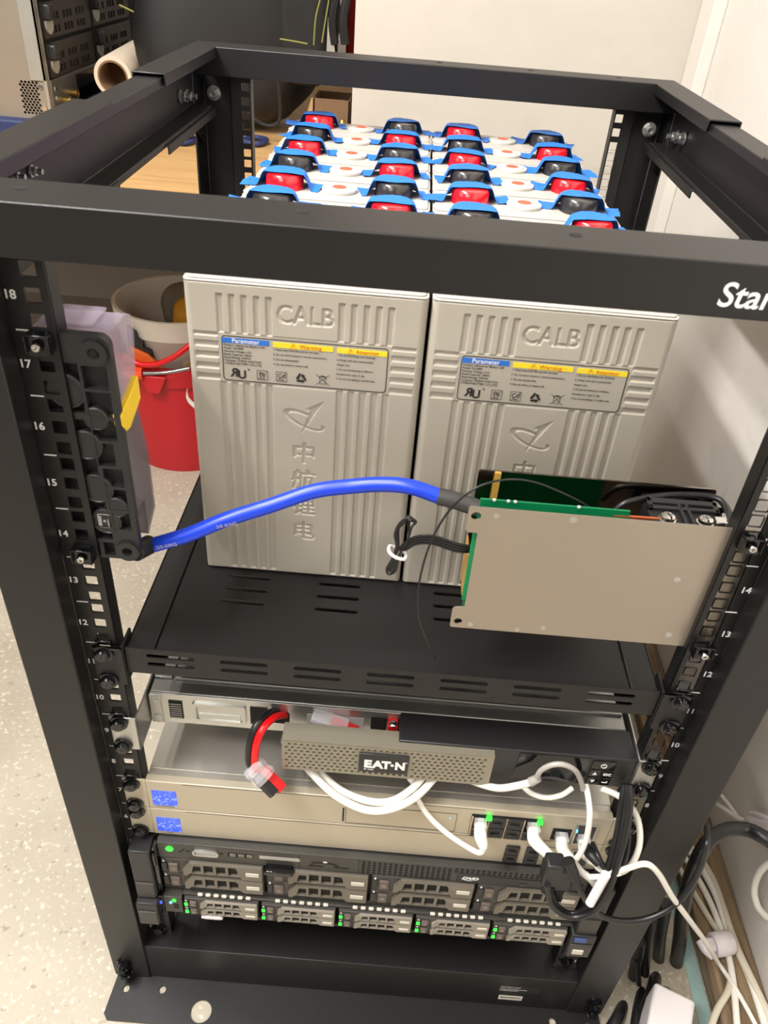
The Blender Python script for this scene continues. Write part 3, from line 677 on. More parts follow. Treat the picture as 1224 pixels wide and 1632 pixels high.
m.prism([(0.1862, 0.3735), (0.1902, 0.3735), (0.1882, 0.3775)], FR(0, -0.0012, 0), 0.0002); m.prism([(0.1862, 0.3660), (0.1902, 0.3660), (0.1882, 0.3620)], FR(0, -0.0012, 0), 0.0002)
text(m, 'ESC', 0.0044, FR(0.1992, -0.0013, 0.3735), 'CENTER', bold=0.0001); m.box(0.1968, 0.2016, -0.0015, -0.0012, 0.3632, 0.3640); m.box(0.2009, 0.2016, -0.0015, -0.0012, 0.3632, 0.3655)
m.build('button_symbols', 'white_ink', bez, smooth=False)
# perforated grille
m = MB(); pol = [rect(-0.0895, 0.0960, 0.3535, 0.3945)]
for r in range(8):
    z = 0.3576+r*0.00455
    for i in range(35):
        x = -0.0855+i*0.00535+(0.00267 if r % 2 else 0)
        if x > 0.0885: continue
        if -0.0235 < x < 0.0245 and 0.3600 < z < 0.3885: continue
        pol.append([(x+0.00165*math.cos(math.pi*k/3+0.0), z+0.0014*math.sin(math.pi*k/3+0.0)) for k in range(6)])
plate(m, pol, 0.0013, FR(0, -0.0060, 0))
m.box(-0.0895, 0.0960, -0.0073, 0.0115, 0.3933, 0.3948); m.box(0.0945, 0.0960, -0.0062, 0.0100, 0.3535, 0.3940); m.box(-0.0895, -0.0880, -0.0062, 0.0115, 0.3535, 0.3940); m.box(-0.0895, 0.0960, -0.0062, 0.0115, 0.3535, 0.3548)
m.box(-0.0910, -0.0895, -0.003, 0.000, 0.3830, 0.3860); m.box(-0.0910, -0.0895, -0.003, 0.000, 0.3650, 0.3680)
gr = m.build('front_grille', 'grille_grey', ups, angle=0.5, label='grey perforated metal grille hooked over the front')
B(-0.0870, 0.0935, -0.0040, 0.0000, 0.3560, 0.3925).build('filter_sheet', 'soft_black', gr)
bd = B(-0.0215, 0.0225, -0.0095, -0.0070, 0.3615, 0.3870).build('badge', 'black_plastic', gr, bevel=0.0008, label='dark name badge')
m = MB()
m.prism(rect(-0.0165, -0.0150, 0.3690, 0.3790), FR(0, -0.0094, 0), 0.0004)
text(m, 'E', 0.0138, FR(-0.0166, -0.0096, 0.3690), bold=0.0007, sx=0.95); text(m, 'A', 0.0138, FR(-0.0090, -0.0096, 0.3690), bold=0.0007, sx=0.95)
text(m, 'T', 0.0138, FR(-0.0010, -0.0096, 0.3690), bold=0.0007, sx=0.9); m.prism(circ(0.0082, 0.3740, 0.0016), FR(0, -0.0094, 0), 0.0004); text(m, 'N', 0.0138, FR(0.0105, -0.0096, 0.3690), bold=0.0007, sx=0.85)
text(m, '5P 1500R', 0.0022, FR(-0.0165, -0.0096, 0.3652)); text(m, '™', 0.003, FR(0.0186, -0.0096, 0.3775))
m.build('badge_lettering', 'sticker', gr, smooth=False)

# --- two silver network consoles (units 7 and 6)
def console(z0, lab, first):
    t = thing('network_console', (0, 0.2, z0), lab, 'network device')
    z1 = z0+0.0437; F = -0.0030
    m = MB(); m.box(-0.2185, 0.2200, 0.004, 0.29, z0+0.0005, z1); m.build('chassis', 'silver_top', t, bevel=0.0010)
    m = MB(); m.box(-0.2185, 0.2200, 0.012, 0.288, z1, z1+0.0006) if first else m.box(-0.218, 0.218, 0.012, 0.05, z1, z1+0.0001)
    m.build('lid', 'silver_top', t)
    fp = MB(); fp.box(-0.2195, 0.2210, F, 0.006, z0+0.0006, z1); f = fp.build('front_panel', 'silver_panel', t, bevel=0.0009)
    ear(t, -1, z0+0.0004, z1, 'silver_panel', 0.2195, Y=-0.0024); ear(t, 1, z0+0.0004, z1, 'silver_panel', 0.2210, Y=-0.0024)
    sc = B(-0.2150, -0.1915, F-0.0004, F+0.0005, z0+0.0065, z0+0.0300).build('touch_screen', 'lcd_blue', f, bevel=0.0003, label='small glowing blue touch screen')
    m = MB(); m.box(-0.2130 if first else -0.2065, -0.1950 if first else -0.2000, F-0.0002, F+0.0003, z0+0.0042, z0+0.0048); m.build('model_lettering', 'server_grey', f, smooth=False)
    m = MB(); m.box(-0.185, 0.10, F-0.0002, F+0.0005, z1-0.0016, z1-0.0012); m.box(-0.033, -0.0315, F-0.0003, F+0.0005, z0+0.0050, z0+0.0270) if first else None
    m.build('panel_seam', 'void', f, smooth=False)
    return t, f, F
def rj_plug(parent, x0, x1, z0, z1, F):
    o = B(x0, x1, F-0.0025, F+0.0005, z0, z1).build('port_cover', 'black_plastic', parent, bevel=0.0006, label='black rubber port cover')
    B(x0+0.003, x1-0.003, F-0.0045, F-0.0025, (z0+z1)/2-0.001, (z0+z1)/2+0.001).build('pull_tab', 'soft_black', o, bevel=0.0004)
c1, f1, F = console(6*U, 'upper silver network console with glowing blue screen, white cables plugged in', True)
m = MB(); q = rrect(-0.0300, 0.0755, 6*U+0.003, 6*U+0.0325, 0.001); q2 = rrect(-0.0297, 0.0752, 6*U+0.0033, 6*U+0.0322, 0.001); plate(m, [q, q2], 0.0004, FR(0, F, 0)); m.build('drive_bay_door', 'server_grey', f1, smooth=False)
m = MB(); m.cyl((0.0690, F-0.0001, 6*U+0.0250), (0, -1, 0), 0.0007, 0.0003, 8); m.build('status_light', 'led_cyan', f1)
PZ = 6*U
B(0.0890, 0.1560, F-0.0006, F+0.0003, PZ+0.0010, PZ+0.0350).build('port_frame', 'void', f1, bevel=0.0003)
for i, (a, b) in enumerate(((0.1065, 0.1215), (0.1230, 0.1380))):
    for z in (PZ+0.0020, PZ+0.0185): rj_plug(f1, a, b, z, z+0.0150, F-0.0006)
for a in (0.0905, 0.1395): rj_plug(f1, a, a+0.0145, PZ+0.0020, PZ+0.0150, F-0.0006)
m = MB()
for a in (0.0893, 0.1055, 0.1220, 0.1385): m.box(a, a+0.0012, F-0.0022, F, PZ+0.004, PZ+0.032)
m.build('port_shield', 'kapton_pale', f1, smooth=False)
for a in (0.1045, 0.1525): B(a-0.002, a+0.003, F-0.0040, F-0.0005, PZ+0.0310, PZ+0.0355).build('link_light', 'led_green', f1, bevel=0.0004, label='bright green link light')
B(0.1680, 0.1860, F-0.0006, F+0.0003, PZ+0.0040, PZ+0.0225).build('port_opening', 'void', f1, smooth=False)
for a in (0.1885, ):
    m = MB(); plate(m, [rect(a, a+0.0200, PZ+0.001, PZ+0.034), rect(a+0.0015, a+0.0185, PZ+0.0025, PZ+0.0325)], 0.002, FR(0, F, 0)); o = m.build('fibre_cage', 'zinc', f1, smooth=False)
    B(a+0.001, a+0.019, F-0.0004, F+0.0003, PZ+0.002, PZ+0.033).build('cage_opening', 'server_grey', o, smooth=False)
B(0.1893, 0.1905, F-0.0028, F-0.002, PZ+0.022, PZ+0.026).build('status_light', 'led_cyan', f1, smooth=False)
c2, f2, F = console(5*U, 'lower silver network console with blue screen, above the drive server', False)
PZ = 5*U
for a in (0.1290, 0.1490):
    for z in (PZ+0.0040, PZ+0.0185): rj_plug(f2, a, a+0.0135, z, z+0.0135, F)
m = MB(); plate(m, [rect(0.1660, 0.1830, PZ+0.004, PZ+0.034), rect(0.1672, 0.1818, PZ+0.0052, PZ+0.0328)], 0.0012, FR(0, F, 0)); m.build('port_frame', 'zinc', f2, smooth=False)
m = MB(); plate(m, [rect(0.1935, 0.2120, PZ+0.004, PZ+0.034), rect(0.1947, 0.2108, PZ+0.0052, PZ+0.0328)], 0.0012, FR(0, F, 0)); m.build('port_frame', 'zinc', f2, smooth=False)
m = MB(); m.box(0.1950, 0.2105, F-0.0001, F+0.0004, PZ+0.006, PZ+0.032); m.box(0.1675, 0.1815, F-0.0001, F+0.0004, PZ+0.006, PZ+0.020); m.build('port_opening', 'server_grey', f2, smooth=False)

# --- drive caddy
def caddy(parent, X, Z, w, h, Y, small):
    k = w
    m = MB(); m.box(X, X+w, Y+0.001, Y+0.06, Z+0.0004, Z+h-0.0004); c = m.build('drive_caddy', 'server_grey', parent, bevel=0.0005)
    m = MB(); a = 0.215*w; b = 0.285*w; e = 0.79*w
    out = [(a, 0.06*h), (a, 0.50*h), (b, 0.95*h), (w-0.001, 0.95*h), (w-0.001, 0.04*h), (e+0.01*w, 0.04*h), (e-0.02*w, 0.22*h), (a+0.06*w, 0.22*h), (a+0.04*w, 0.06*h)]
    hp = []
    hw = 0.094*w; 
    for i in range(4):
        x = b+0.012*w+i*0.121*w
        hp.append([(x, 0.26*h), (x+hw, 0.26*h), (x+hw, 0.86*h), (x, 0.86*h)] if 0 < i < 3 else ([(x, 0.26*h), (x+hw, 0.26*h), (x+hw, 0.78*h), (x+0.25*hw, 0.78*h)] if i == 0 else [(x, 0.26*h), (x+hw, 0.26*h), (x+hw*0.95, 0.70*h), (x+0.75*hw, 0.86*h), (x, 0.86*h)]))
    plate(m, [[(X+p, Z+q) for p, q in out]]+[[(X+p, Z+q) for p, q in hh] for hh in hp], 0.0032 if not small else 0.0026, FR(0, Y+0.001, 0))
    hd = m.build('release_handle', 'caddy_grey' if not small else 'caddy_light', c, bevel=0.0005)
    B(X+b+0.01*w, X+0.77*w, Y+0.0005, Y+0.0012, Z+0.28*h, Z+0.85*h).build('handle_backing', 'void', c, smooth=False)
    B(X+0.83*w, X+0.96*w, Y-(0.0028 if not small else 0.0022), Y-0.001, Z+0.36*h, Z+0.60*h).build('capacity_tag', 'tag_light', c, bevel=0.0003)
    B(X+0.075*w, X+0.165*w, Y-0.0015, Y+0.0012, Z+0.15*h, Z+0.72*h).build('release_button', 'button_brown', c, bevel=0.0006)
    m = MB(); m.ring((X+0.12*w, Y-0.0015, Z+0.42*h), (0, -1, 0), 0.022*w, 0.015*w, 0.0004, 12); m.build('button_ring', 'caddy_light', c)
    B(X+0.005*w, X+0.055*w, Y-0.0010, Y+0.0012, Z+0.18*h, Z+0.75*h).build('light_pipe', 'black_plastic' if not small else 'server_grey', c, bevel=0.0003)
    if small: B(X+0.005*w, X+0.050*w, Y-0.0018, Y-0.0008, Z+0.30*h, Z+0.62*h).build('status_light', 'led_green', c, bevel=0.0003, label='green drive light')
    m = MB(); m.prism([(X+0.030*w, Z+0.80*h), (X+0.016*w, Z+0.88*h), (X+0.027*w, Z+0.88*h), (X+0.027*w, Z+0.97*h), (X+0.034*w, Z+0.97*h), (X+0.034*w, Z+0.88*h), (X+0.044*w, Z+0.88*h)], FR(0, Y-0.0002, 0), 0.0004)
    m.build('arrow_mark', 'white_ink', c, smooth=False)
    return c
# --- 2U drive server (units 5 and 4)
sv = thing('drive_server', (0, 0.3, 3*U), 'dark grey server with two rows of large drives under the silver consoles', 'server')
Z0 = 3*U
m = MB(); m.box(-0.2150, 0.2180, -0.0050, 0.60, Z0+0.0005, Z0+0.0880); m.build('chassis', 'soft_black', sv, bevel=0.001)
Yp = -0.0115
m = MB(); m.box(-0.2155, 0.2180, Yp, -0.004, 0.1945, 0.2215); stp = m.build('control_strip', 'server_grey', sv, bevel=0.0008)
B(-0.2155, 0.2180, -0.0115, -0.004, Z0+0.001, Z0+0.0080).build('bottom_strip', 'soft_black', sv, bevel=0.0006)
o = MB().cyl((-0.2032, Yp+0.0005, 0.2120), (0, -1, 0), 0.0038, 0.0015, 18).build('power_button', 'led_green', stp, label='green glowing power button')
m = MB(); plate(m, [rrect(-0.1800, -0.1540, 0.2050, 0.2145, 0.0035), rrect(-0.1780, -0.1560, 0.2070, 0.2125, 0.0018)], 0.0020, FR(0, Yp, 0)); o = m.build('video_port', 'zinc', stp)
B(-0.1775, -0.1565, Yp-0.0010, Yp+0.0004, 0.2070, 0.2125).build('port_insert', 'grey_cable', o, bevel=0.0005)
m = MB()
for x, z in ((-0.1925, 0.2080), (-0.1895, 0.2120), (-0.1850, 0.2095), (-0.1510, 0.2100)): m.box(x-0.0015, x+0.0015, Yp-0.0003, Yp+0.0003, z-0.0010, z+0.0010)
m.box(-0.1450, -0.1190, Yp-0.0003, Yp+0.0004, 0.2062, 0.2128)
m.build('opening', 'void', stp, smooth=False)
for i in range(3): B(-0.1430+i*0.0085, -0.1365+i*0.0085, Yp-0.0009, Yp+0.0003, 0.2073, 0.2118).build('menu_button', 'caddy_grey', stp, bevel=0.0008)
B(-0.1130, -0.0720, Yp-0.0003, Yp+0.0003, 0.2072, 0.2125).build('display_strip', 'grey_cable', stp, smooth=False, label='narrow blue grey display strip')
m = MB(); m.prism([(-0.1080, 0.1930), (-0.1060, 0.1990), (-0.0800, 0.1990), (-0.0780, 0.1930), (-0.0850, 0.1905), (-0.1010, 0.1905)], FR(0, Yp+0.001, 0), 0.010); m.build('pull_tab', 'gloss_black', stp, bevel=0.001, label='glossy dark pull out information tab')
m = MB()
for x in (-0.0635, -0.0380): m.box(x, x+0.0150, Yp-0.0003, Yp+0.0003, 0.2010, 0.2030)
m.tube([(-0.060, Yp-0.0003, 0.2045), (-0.058, Yp-0.0003, 0.2080), (-0.040, Yp-0.0003, 0.2080), (-0.034, Yp-0.0003, 0.2045)], 0.0006, 6, 3)
m.box(-0.0730, -0.0725, Yp-0.0003, Yp+0.0003, 0.1950, 0.2210); m.box(-0.0135, -0.0130, Yp-0.0003, Yp+0.0003, 0.1950, 0.2210)
m.build('card_slot', 'void', stp, smooth=False)
B(-0.0490, -0.0450, Yp-0.0003, Yp+0.0003, 0.2090, 0.2110).build('card_icon', 'white_ink', stp, smooth=False)
m = MB()
for i in range(17):
    for j in range(5): m.box(-0.0100+i*0.0054, -0.0068+i*0.0054, Yp-0.0003, Yp+0.0003, 0.1965+j*0.0046, 0.1993+j*0.0046)
for i in range(25):
    for j in range(2):
        if i < 23: m.box(0.0830+i*0.0054, 0.0862+i*0.0054, Yp-0.0003, Yp+0.0003, 0.2120+j*0.0046-(0.0 if j else 0), 0.2148+j*0.0046)
m.build('vent_holes', 'void', stp, smooth=False, kind='stuff', label='rows of small square vent holes')
dv = B(0.0870, 0.2130, Yp-0.0012, Yp+0.001, 0.1965, 0.2095).build('disc_drive', 'black_plastic', stp, bevel=0.0005)
m = MB(); text(m, 'DVD', 0.0062, FR(0.0910, Yp-0.0014, 0.2025), bold=0.0003, shear=0.3, sx=1.25); text(m, 'VIDEO', 0.0018, FR(0.0935, Yp-0.0014, 0.2003), sx=1.6); m.build('disc_logo', 'white_ink', stp, smooth=False)
B(0.150, 0.158, Yp-0.0020, Yp-0.0010, 0.1995, 0.2020).build('eject_button', 'server_grey', stp, bevel=0.0003)
for c in range(4):
    for r in range(2): caddy(sv, -0.2140+c*0.1078, 0.1420+r*0.0262, 0.1045, 0.0260, -0.0130, False)
def latch(parent, x0, x1, z0, z1, Y, split, sx=1, silver=False):
    m = MB(); m.box(x0, x1, Y, 0.0, z0, z1); o = m.build('rack_latch', 'black_plastic', parent, bevel=0.0014)
    m = MB(); m.box(x0+0.0012, x1-0.0012, Y-0.0014, Y+0.001, z0+0.0006, z0+split); m.build('latch_lever', 'server_grey', o, bevel=0.0008)
    return o
latch(sv, -0.2420, -0.2205, 0.1325, 0.2175, -0.0215, 0.028)
m = MB(); m.box(-0.2205, -0.2155, -0.0170, -0.004, 0.1380, 0.2160); m.box(-0.2195, -0.2160, -0.0200, -0.017, 0.1900, 0.2120); m.build('latch_side', 'gloss_black', sv, bevel=0.0012)
latch(sv, 0.2190, 0.2420, 0.1325, 0.2175, -0.0215, 0.028)
# --- 1U drive server (unit 3)
s1 = thing('drive_server', (0, 0.3, 2*U), 'thin server with ten small drives and rows of green lights, lowest in rack', 'server')
Z0 = 2*U
m = MB(); m.box(-0.2150, 0.2180, -0.0060, 0.60, Z0+0.0005, Z0+0.0435); m.build('chassis', 'soft_black', s1, bevel=0.001)
for c in range(5):
    for r in range(2): caddy(s1, -0.1940+c*0.0822, 0.0985+r*0.0152, 0.0785, 0.0150, -0.0190, True)
B(-0.1960, 0.2180, -0.0175, -0.004, 0.0935, 0.0985).build('bottom_strip', 'soft_black', s1, bevel=0.0006)
B(-0.1960, 0.2180, -0.0150, -0.004, 0.1293, 0.1328).build('top_strip', 'server_grey', s1, bevel=0.0006)
for c in range(5):
    m = MB(); x = -0.1800+c*0.0822
    for i in range(7): m.box(x+i*0.0085, x+i*0.0085+0.0052, -0.0160, -0.0130, 0.1305, 0.1335)
    m.build('vent_tab', 'tag_light', s1, bevel=0.0006)  # pale colour stands in for light glinting on the metal vent slots
m = MB(); m.box(-0.2160, -0.1965, -0.0190, -0.005, 0.0990, 0.1300); cp = m.build('control_panel', 'server_grey', s1, bevel=0.0008)
MB().cyl((-0.2045, -0.0190, 0.1245), (0, -1, 0), 0.0023, 0.0010, 14).build('power_light', 'led_green', cp, label='green power light')
MB().cyl((-0.2085, -0.0190, 0.1195), (0, -1, 0), 0.0016, 0.0010, 14).build('identification_light', 'led_cyan', cp, label='pale blue light')
m = MB(); m.box(-0.2055, -0.2005, -0.0193, -0.018, 0.1080, 0.1120); m.box(-0.2055, -0.2005, -0.0193, -0.018, 0.1140, 0.1165); m.build('service_port', 'void', cp, smooth=False)
B(-0.2215, -0.2160, -0.0200, -0.004, 0.0985, 0.1310).build('latch_side', 'gloss_black', s1, bevel=0.001)
B(-0.2208, -0.2175, -0.0205, -0.0195, 0.1170, 0.1230).build('side_light', 'led_blue', s1, bevel=0.0004)
m = MB(); m.prism([(-0.1780, 0.0935), (-0.1760, 0.0975), (-0.1560, 0.0975), (-0.1540, 0.0935), (-0.160, 0.0925), (-0.172, 0.0925)], FR(0, -0.017, 0), 0.0040); m.build('pull_tab', 'white_plastic', s1, bevel=0.0008, label='pale pull tab under the first drives')
latch(s1, -0.2420, -0.2195, 0.0905, 0.1305, -0.0290, 0.026)
latch(s1, 0.2160, 0.2420, 0.0905, 0.1330, -0.0260, 0.026)
B(0.2215, 0.2330, -0.0285, -0.0260, 0.0985, 0.1070).build('latch_label', 'tag_light', s1, bevel=0.0004)
B(0.2190, 0.2320, -0.0280, -0.0255, 0.1230, 0.1300).build('blue_latch', 'navy_bright', s1, bevel=0.0006, label='small blue release tab')
# --- loose cable tie and dust on the floor behind the bottom beam
tw = MB().tube([at(400, 1481, 0.02), at(415, 1486, 0.02), at(432, 1495, 0.02)], 0.0008, 6)
tw.tube([at(425, 1500, 0.02), at(438, 1501, 0.02)], 0.0010, 6)
props(tw.build('loose_screw_wire', 'brass'), 'tiny brass coloured wire scrap resting behind the bottom beam', 'wire')

# ------------------------------------------------------------------ board module in front of the right cells
bm = thing('power_module', (0.135, 0.03, 0.53), 'open power module of two metal plates around a green board', 'electronics')
def plate_outline(x0, x1, z0, z1):
    return [(x0+0.001, z1), (x0, z1-0.001), (x0, z1-0.021), (x0+0.0015, z1-0.023), (x0+0.0085, z1-0.0235), (x0+0.0085, z0+0.0235), (x0+0.0015, z0+0.023), (x0, z0+0.021), (x0, z0+0.001), (x0+0.001, z0),
            (x1-0.0085, z0), (x1-0.0085, z0+0.0235), (x1, z0+0.0235), (x1, z0+0.0), (x1+0.012, z0), (x1+0.012, z1), (x1, z1)]
X0, X1, ZA, ZB = 0.0405, 0.2290, 0.5325, 0.6480
m = MB(); ol = [(X0+0.001, ZB), (X0, ZB-0.0012), (X0, ZB-0.0200), (X0+0.002, ZB-0.022), (X0+0.0088, ZB-0.0220), (X0+0.0088, ZA+0.0215), (X0+0.002, ZA+0.0205), (X0, ZA+0.0185), (X0, ZA+0.0012), (X0+0.001, ZA), (0.2440, ZA), (0.2440, ZB)]
plate(m, [ol, circ(X0+0.0058, ZB-0.0075, 0.0036, 18), circ(X0+0.0058, ZA+0.0065, 0.0032, 18)], 0.0016, FR(0, 0.0085, 0))
fpz = m.build('front_plate', 'aluminium', bm, bevel=0.0003)
for x, z, r in ((0.0600, 0.6425, 0.0022), (0.1130, 0.6445, 0.0028), (0.0560, 0.5370, 0.0022), (0.1120, 0.5395, 0.0022), (0.0925, 0.5355, 0.0020), (0.1985, 0.5990, 0.0025), (0.2080, 0.5435, 0.0026)):
    MB().cyl((x, 0.0069, z), (0, -1, 0), r, 0.0004, 14).build('rivet', 'zinc', fpz)
m = MB(); YBk = 0.0600
ob = [(0.0500, 0.6440), (0.0515, 0.6455), (0.2265, 0.6455), (0.2280, 0.6440), (0.2280, 0.6300), (0.2400, 0.6300), (0.2420, 0.6280), (0.2420, 0.5320), (0.0500, 0.5320)]
plate(m, [ob], 0.0016, FR(0, YBk, 0)); m.build('back_plate', 'mirror_steel', bm, bevel=0.0003, label='mirror polished back plate')
m = MB(); m.box(0.0495, 0.1560, 0.0220, 0.0236, 0.5420, 0.6450); pc = m.build('circuit_board', 'pcb', bm, bevel=0.0002)
m = MB(); m.box(0.0470, 0.0500, 0.0130, 0.0145, 0.5560, 0.6280); m.build('circuit_board', 'pcb_edge', bm)
for x in (0.0580, 0.0680, 0.0730, 0.1180): B(x, x+0.0022, 0.0205, 0.0225, 0.6445, 0.6462).build('solder_joint', 'white_plastic', pc, bevel=0.0004)
B(0.0620, 0.0665, 0.0550, 0.0580, 0.5500, 0.6460).build('polyimide_tape', 'kapton', bm, label='amber tape strip')
B(0.0480, 0.0490, 0.0240, 0.0500, 0.5500, 0.5900).build('side_shield', 'kapton', bm)
m = MB(); m.box(0.1560, 0.1840, 0.0222, 0.0232, 0.6385, 0.6405); m.tube([(0.145, 0.0226, 0.6400), (0.19, 0.0226, 0.6405)], 0.0009, 8); m.build('orange_wire', 'copper', bm)
# black T shaped clamp with two screws
m = MB(); P = lambda u, v: (u, v)
m.box(0.1720, 0.2240, 0.0400, 0.0460, 0.6385, 0.6430); m.box(0.1720, 0.2240, 0.0330, 0.0365, 0.6385, 0.6430); m.box(0.1720, 0.1760, 0.0330, 0.0460, 0.6385, 0.6430); m.box(0.2200, 0.2240, 0.0330, 0.0460, 0.6385, 0.6430)
m.box(0.1940, 0.1965, 0.0120, 0.0400, 0.6385, 0.6430); m.box(0.1995, 0.2020, 0.0120, 0.0400, 0.6385, 0.6430); m.box(0.1720, 0.2240, 0.0120, 0.0460, 0.6200, 0.6400)
m.build('terminal_clamp', 'black_plastic', bm, bevel=0.0008)
for x in (0.1830, 0.2100):
    m = MB(); m.lathe((x, 0.0220, 0.6400), (0, 0, 1), [(0.0062, 0), (0.0062, 0.0012), (0.0052, 0.0016), (0.0050, 0.0040), (0.0030, 0.0052), (0, 0.0052)], 22); o = m.build('terminal_screw', 'chrome', bm)
    m = MB(); m.box(x-0.003, x+0.003, 0.0214, 0.0226, 0.6449, 0.6454); m.box(x-0.0006, x+0.0006, 0.019, 0.025, 0.6449, 0.6454); m.build('cross_slot', 'steel', o, smooth=False)
m = MB(); m.box(0.2170, 0.2250, 0.0190, 0.0270, 0.6400, 0.6435); m.cyl((0.2240, 0.0250, 0.6385), (0.4, 1, 0.1), 0.0028, 0.010); m.build('ring_terminal', 'chrome', bm, bevel=0.0006)
m = MB(); m.tube([(0.2260, 0.0290, 0.6390), (0.2300, 0.0370, 0.6410), (0.2270, 0.0500, 0.6430), (0.2100, 0.0540, 0.6420), (0.1850, 0.0520, 0.6400), (0.1600, 0.0480, 0.6340), (0.150, 0.046, 0.620)], 0.0024, 10)
m.tube([(0.2255, 0.0265, 0.6385), (0.2330, 0.0360, 0.6390), (0.2290, 0.0540, 0.6400), (0.2050, 0.0570, 0.6390), (0.1750, 0.0560, 0.6330)], 0.0020, 10)
m.build('black_lead', 'black_cable', bm)
# wire harness hanging on the left of the module
hs = thing('wire_harness', (0.02, 0.03, 0.6), 'folded bundle of thin black wires with white tie beside the green board', 'wire')
m = MB()
for k in range(4):
    d = k*0.0024
    m.tube([(0.0495, 0.020+d*0.3, 0.6030-d*0.9), (0.0380, 0.020, 0.6045-d), (0.0200, 0.021, 0.6090-d), (0.0080, 0.022, 0.6065-d), (0.0000, 0.022, 0.6000-d), (-0.0070, 0.022+d, 0.5890)], 0.0010, 8)
m.build('wire_strand', 'black_cable', hs)
m = MB()
for k in range(3):
    d = k*0.0026
    loop = [(0.0035-0.002*k, 0.021+d, 0.6160+d), (0.0060, 0.0205+d, 0.6210-d), (0.0010, 0.020+d, 0.6245-d*0.5), (-0.0055+d*0.4, 0.0205+d, 0.6190-d), (-0.0085+d*0.5, 0.021+d, 0.6080), (-0.0065+d*0.3, 0.0215, 0.5960), (-0.0085+d*0.3, 0.022, 0.5840), (-0.0120+d*0.6, 0.022, 0.5730), (-0.0100+d*0.6, 0.0215, 0.5680+d), (-0.0050-d*0.4, 0.021, 0.5730+d), (-0.0040, 0.021, 0.5860), (-0.0010, 0.0212, 0.5960), (0.0020, 0.0215, 0.6060)]
    m.tube(loop, 0.00085, 8, closed=True)
m.build('wire_loop', 'black_cable', hs)
m = MB(); m.tube([(-0.0112, 0.0185, 0.5925), (-0.0060, 0.0165, 0.5895), (0.0005, 0.0185, 0.5870), (0.0005, 0.0255, 0.5870), (-0.0060, 0.0275, 0.5895), (-0.0112, 0.0255, 0.5925)], 0.0014, 8, closed=True); m.build('tie_band', 'tie_white', hs, label='white tie band')
m = MB(); m.tube([at(945, 812, 0.035), at(905, 790, 0.03), at(850, 768, 0.022), at(800, 765, 0.015), at(755, 780, 0.010), at(715, 815, 0.006), at(685, 868, 0.004), at(668, 930, 0.003), at(667, 980, 0.004), at(680, 1020, 0.008), at(694, 1049, 0.010)], 0.0008, 7)
props(m.build('thin_wire', 'black_cable'), 'hair thin black wire arching out of the power module down to the shelf', 'wire')

# ------------------------------------------------------------------ fuse holder on the left rail
fh = thing('fuse_holder', (-0.21, 0.03, 0.58), 'black finned fuse holder with lilac clear cover and yellow latch on left rail', 'fuse holder')
FX0, FX1, FZ0, FZ1, FY = -0.2560, -0.1925, 0.5785, 0.7545, 0.0080
XL = (-0.2500, -0.1925)
m = MB(); pol = [rrect(FX0, FX1, FZ0, FZ1, 0.008, 6), circ(-0.2025, 0.7435, 0.0036, 16), circ(-0.2015, 0.5870, 0.0034, 16)]
cells = [(-0.252, -0.236, 0.738, 0.750), (-0.252, -0.2145, 0.7000, 0.7350), (-0.2125, -0.1965, 0.7180, 0.7340), (-0.2125, -0.1965, 0.6980, 0.7160), (-0.2120, -0.1965, 0.6800, 0.6960), (-0.2120, -0.2000, 0.6600, 0.6780), (-0.2100, -0.1965, 0.6430, 0.6580), (-0.2100, -0.1965, 0.6230, 0.6410), (-0.2090, -0.1965, 0.6060, 0.6210), (-0.252, -0.2130, 0.6500, 0.6950), (-0.252, -0.2120, 0.6080, 0.6480), (-0.252, -0.2110, 0.5960, 0.6060), (-0.2320, -0.2220, 0.5810, 0.5930), (-0.2190, -0.2110, 0.5810, 0.5930)]
for a, b, c, d in cells: pol.append(rect(a, b, c, d))
plate(m, pol, 0.0060, FR(0, FY, 0)); base = m.build('base', 'black_plastic', fh, bevel=0.0004)
m = MB(); plate(m, [rrect(FX0+0.001, FX1-0.001, FZ0+0.001, FZ1-0.001, 0.007, 5), circ(-0.2025, 0.7435, 0.0038, 16), circ(-0.2015, 0.5870, 0.0036, 16)], 0.0025, FR(0, FY+0.0025, 0)); m.build('base_floor', 'soft_black', fh)
for (x, z, r) in ((-0.2255, 0.7150, 0.0125), (-0.2090, 0.6960, 0.0085), (-0.2190, 0.6750, 0.0115), (-0.2170, 0.6400, 0.0120), (-0.2050, 0.6250, 0.0085), (-0.2140, 0.6120, 0.0110), (-0.2480, 0.7430, 0.0085)):
    m = MB(); m.lathe((x, FY, z), (0, -1, 0), [(r, 0), (r, 0.0055), (r*0.9, 0.0062), (r*0.86, 0.0056), (0, 0.0056)], 28); m.build('round_boss', 'black_plastic', base)
for x, z in ((-0.2025, 0.7435), (-0.2015, 0.5870)):
    m = MB(); m.ring((x, FY-0.0005, z), (0, -1, 0), 0.0085, 0.0038, 0.0075); m.build('mounting_eye', 'black_plastic', base)
m = MB(); plate(m, [rrect(-0.2195, -0.2105, 0.6065, 0.6185, 0.001), rrect(-0.2191, -0.2109, 0.6069, 0.6181, 0.001)], 0.0003, FR(0, FY-0.0057, 0))
for k, s in enumerate(('ASSEMBLED', 'IN', 'MEXICO')): text(m, s, 0.0024, FR(-0.2172+k*0.0030, FY-0.0058, 0.6075+(0.004 if k == 1 else 0.0)) @ Matrix.Rotation(math.pi/2, 4, 'Z'), bold=0.0001, sx=0.75)
m.build('moulded_text', 'grey_cable', base, smooth=False)
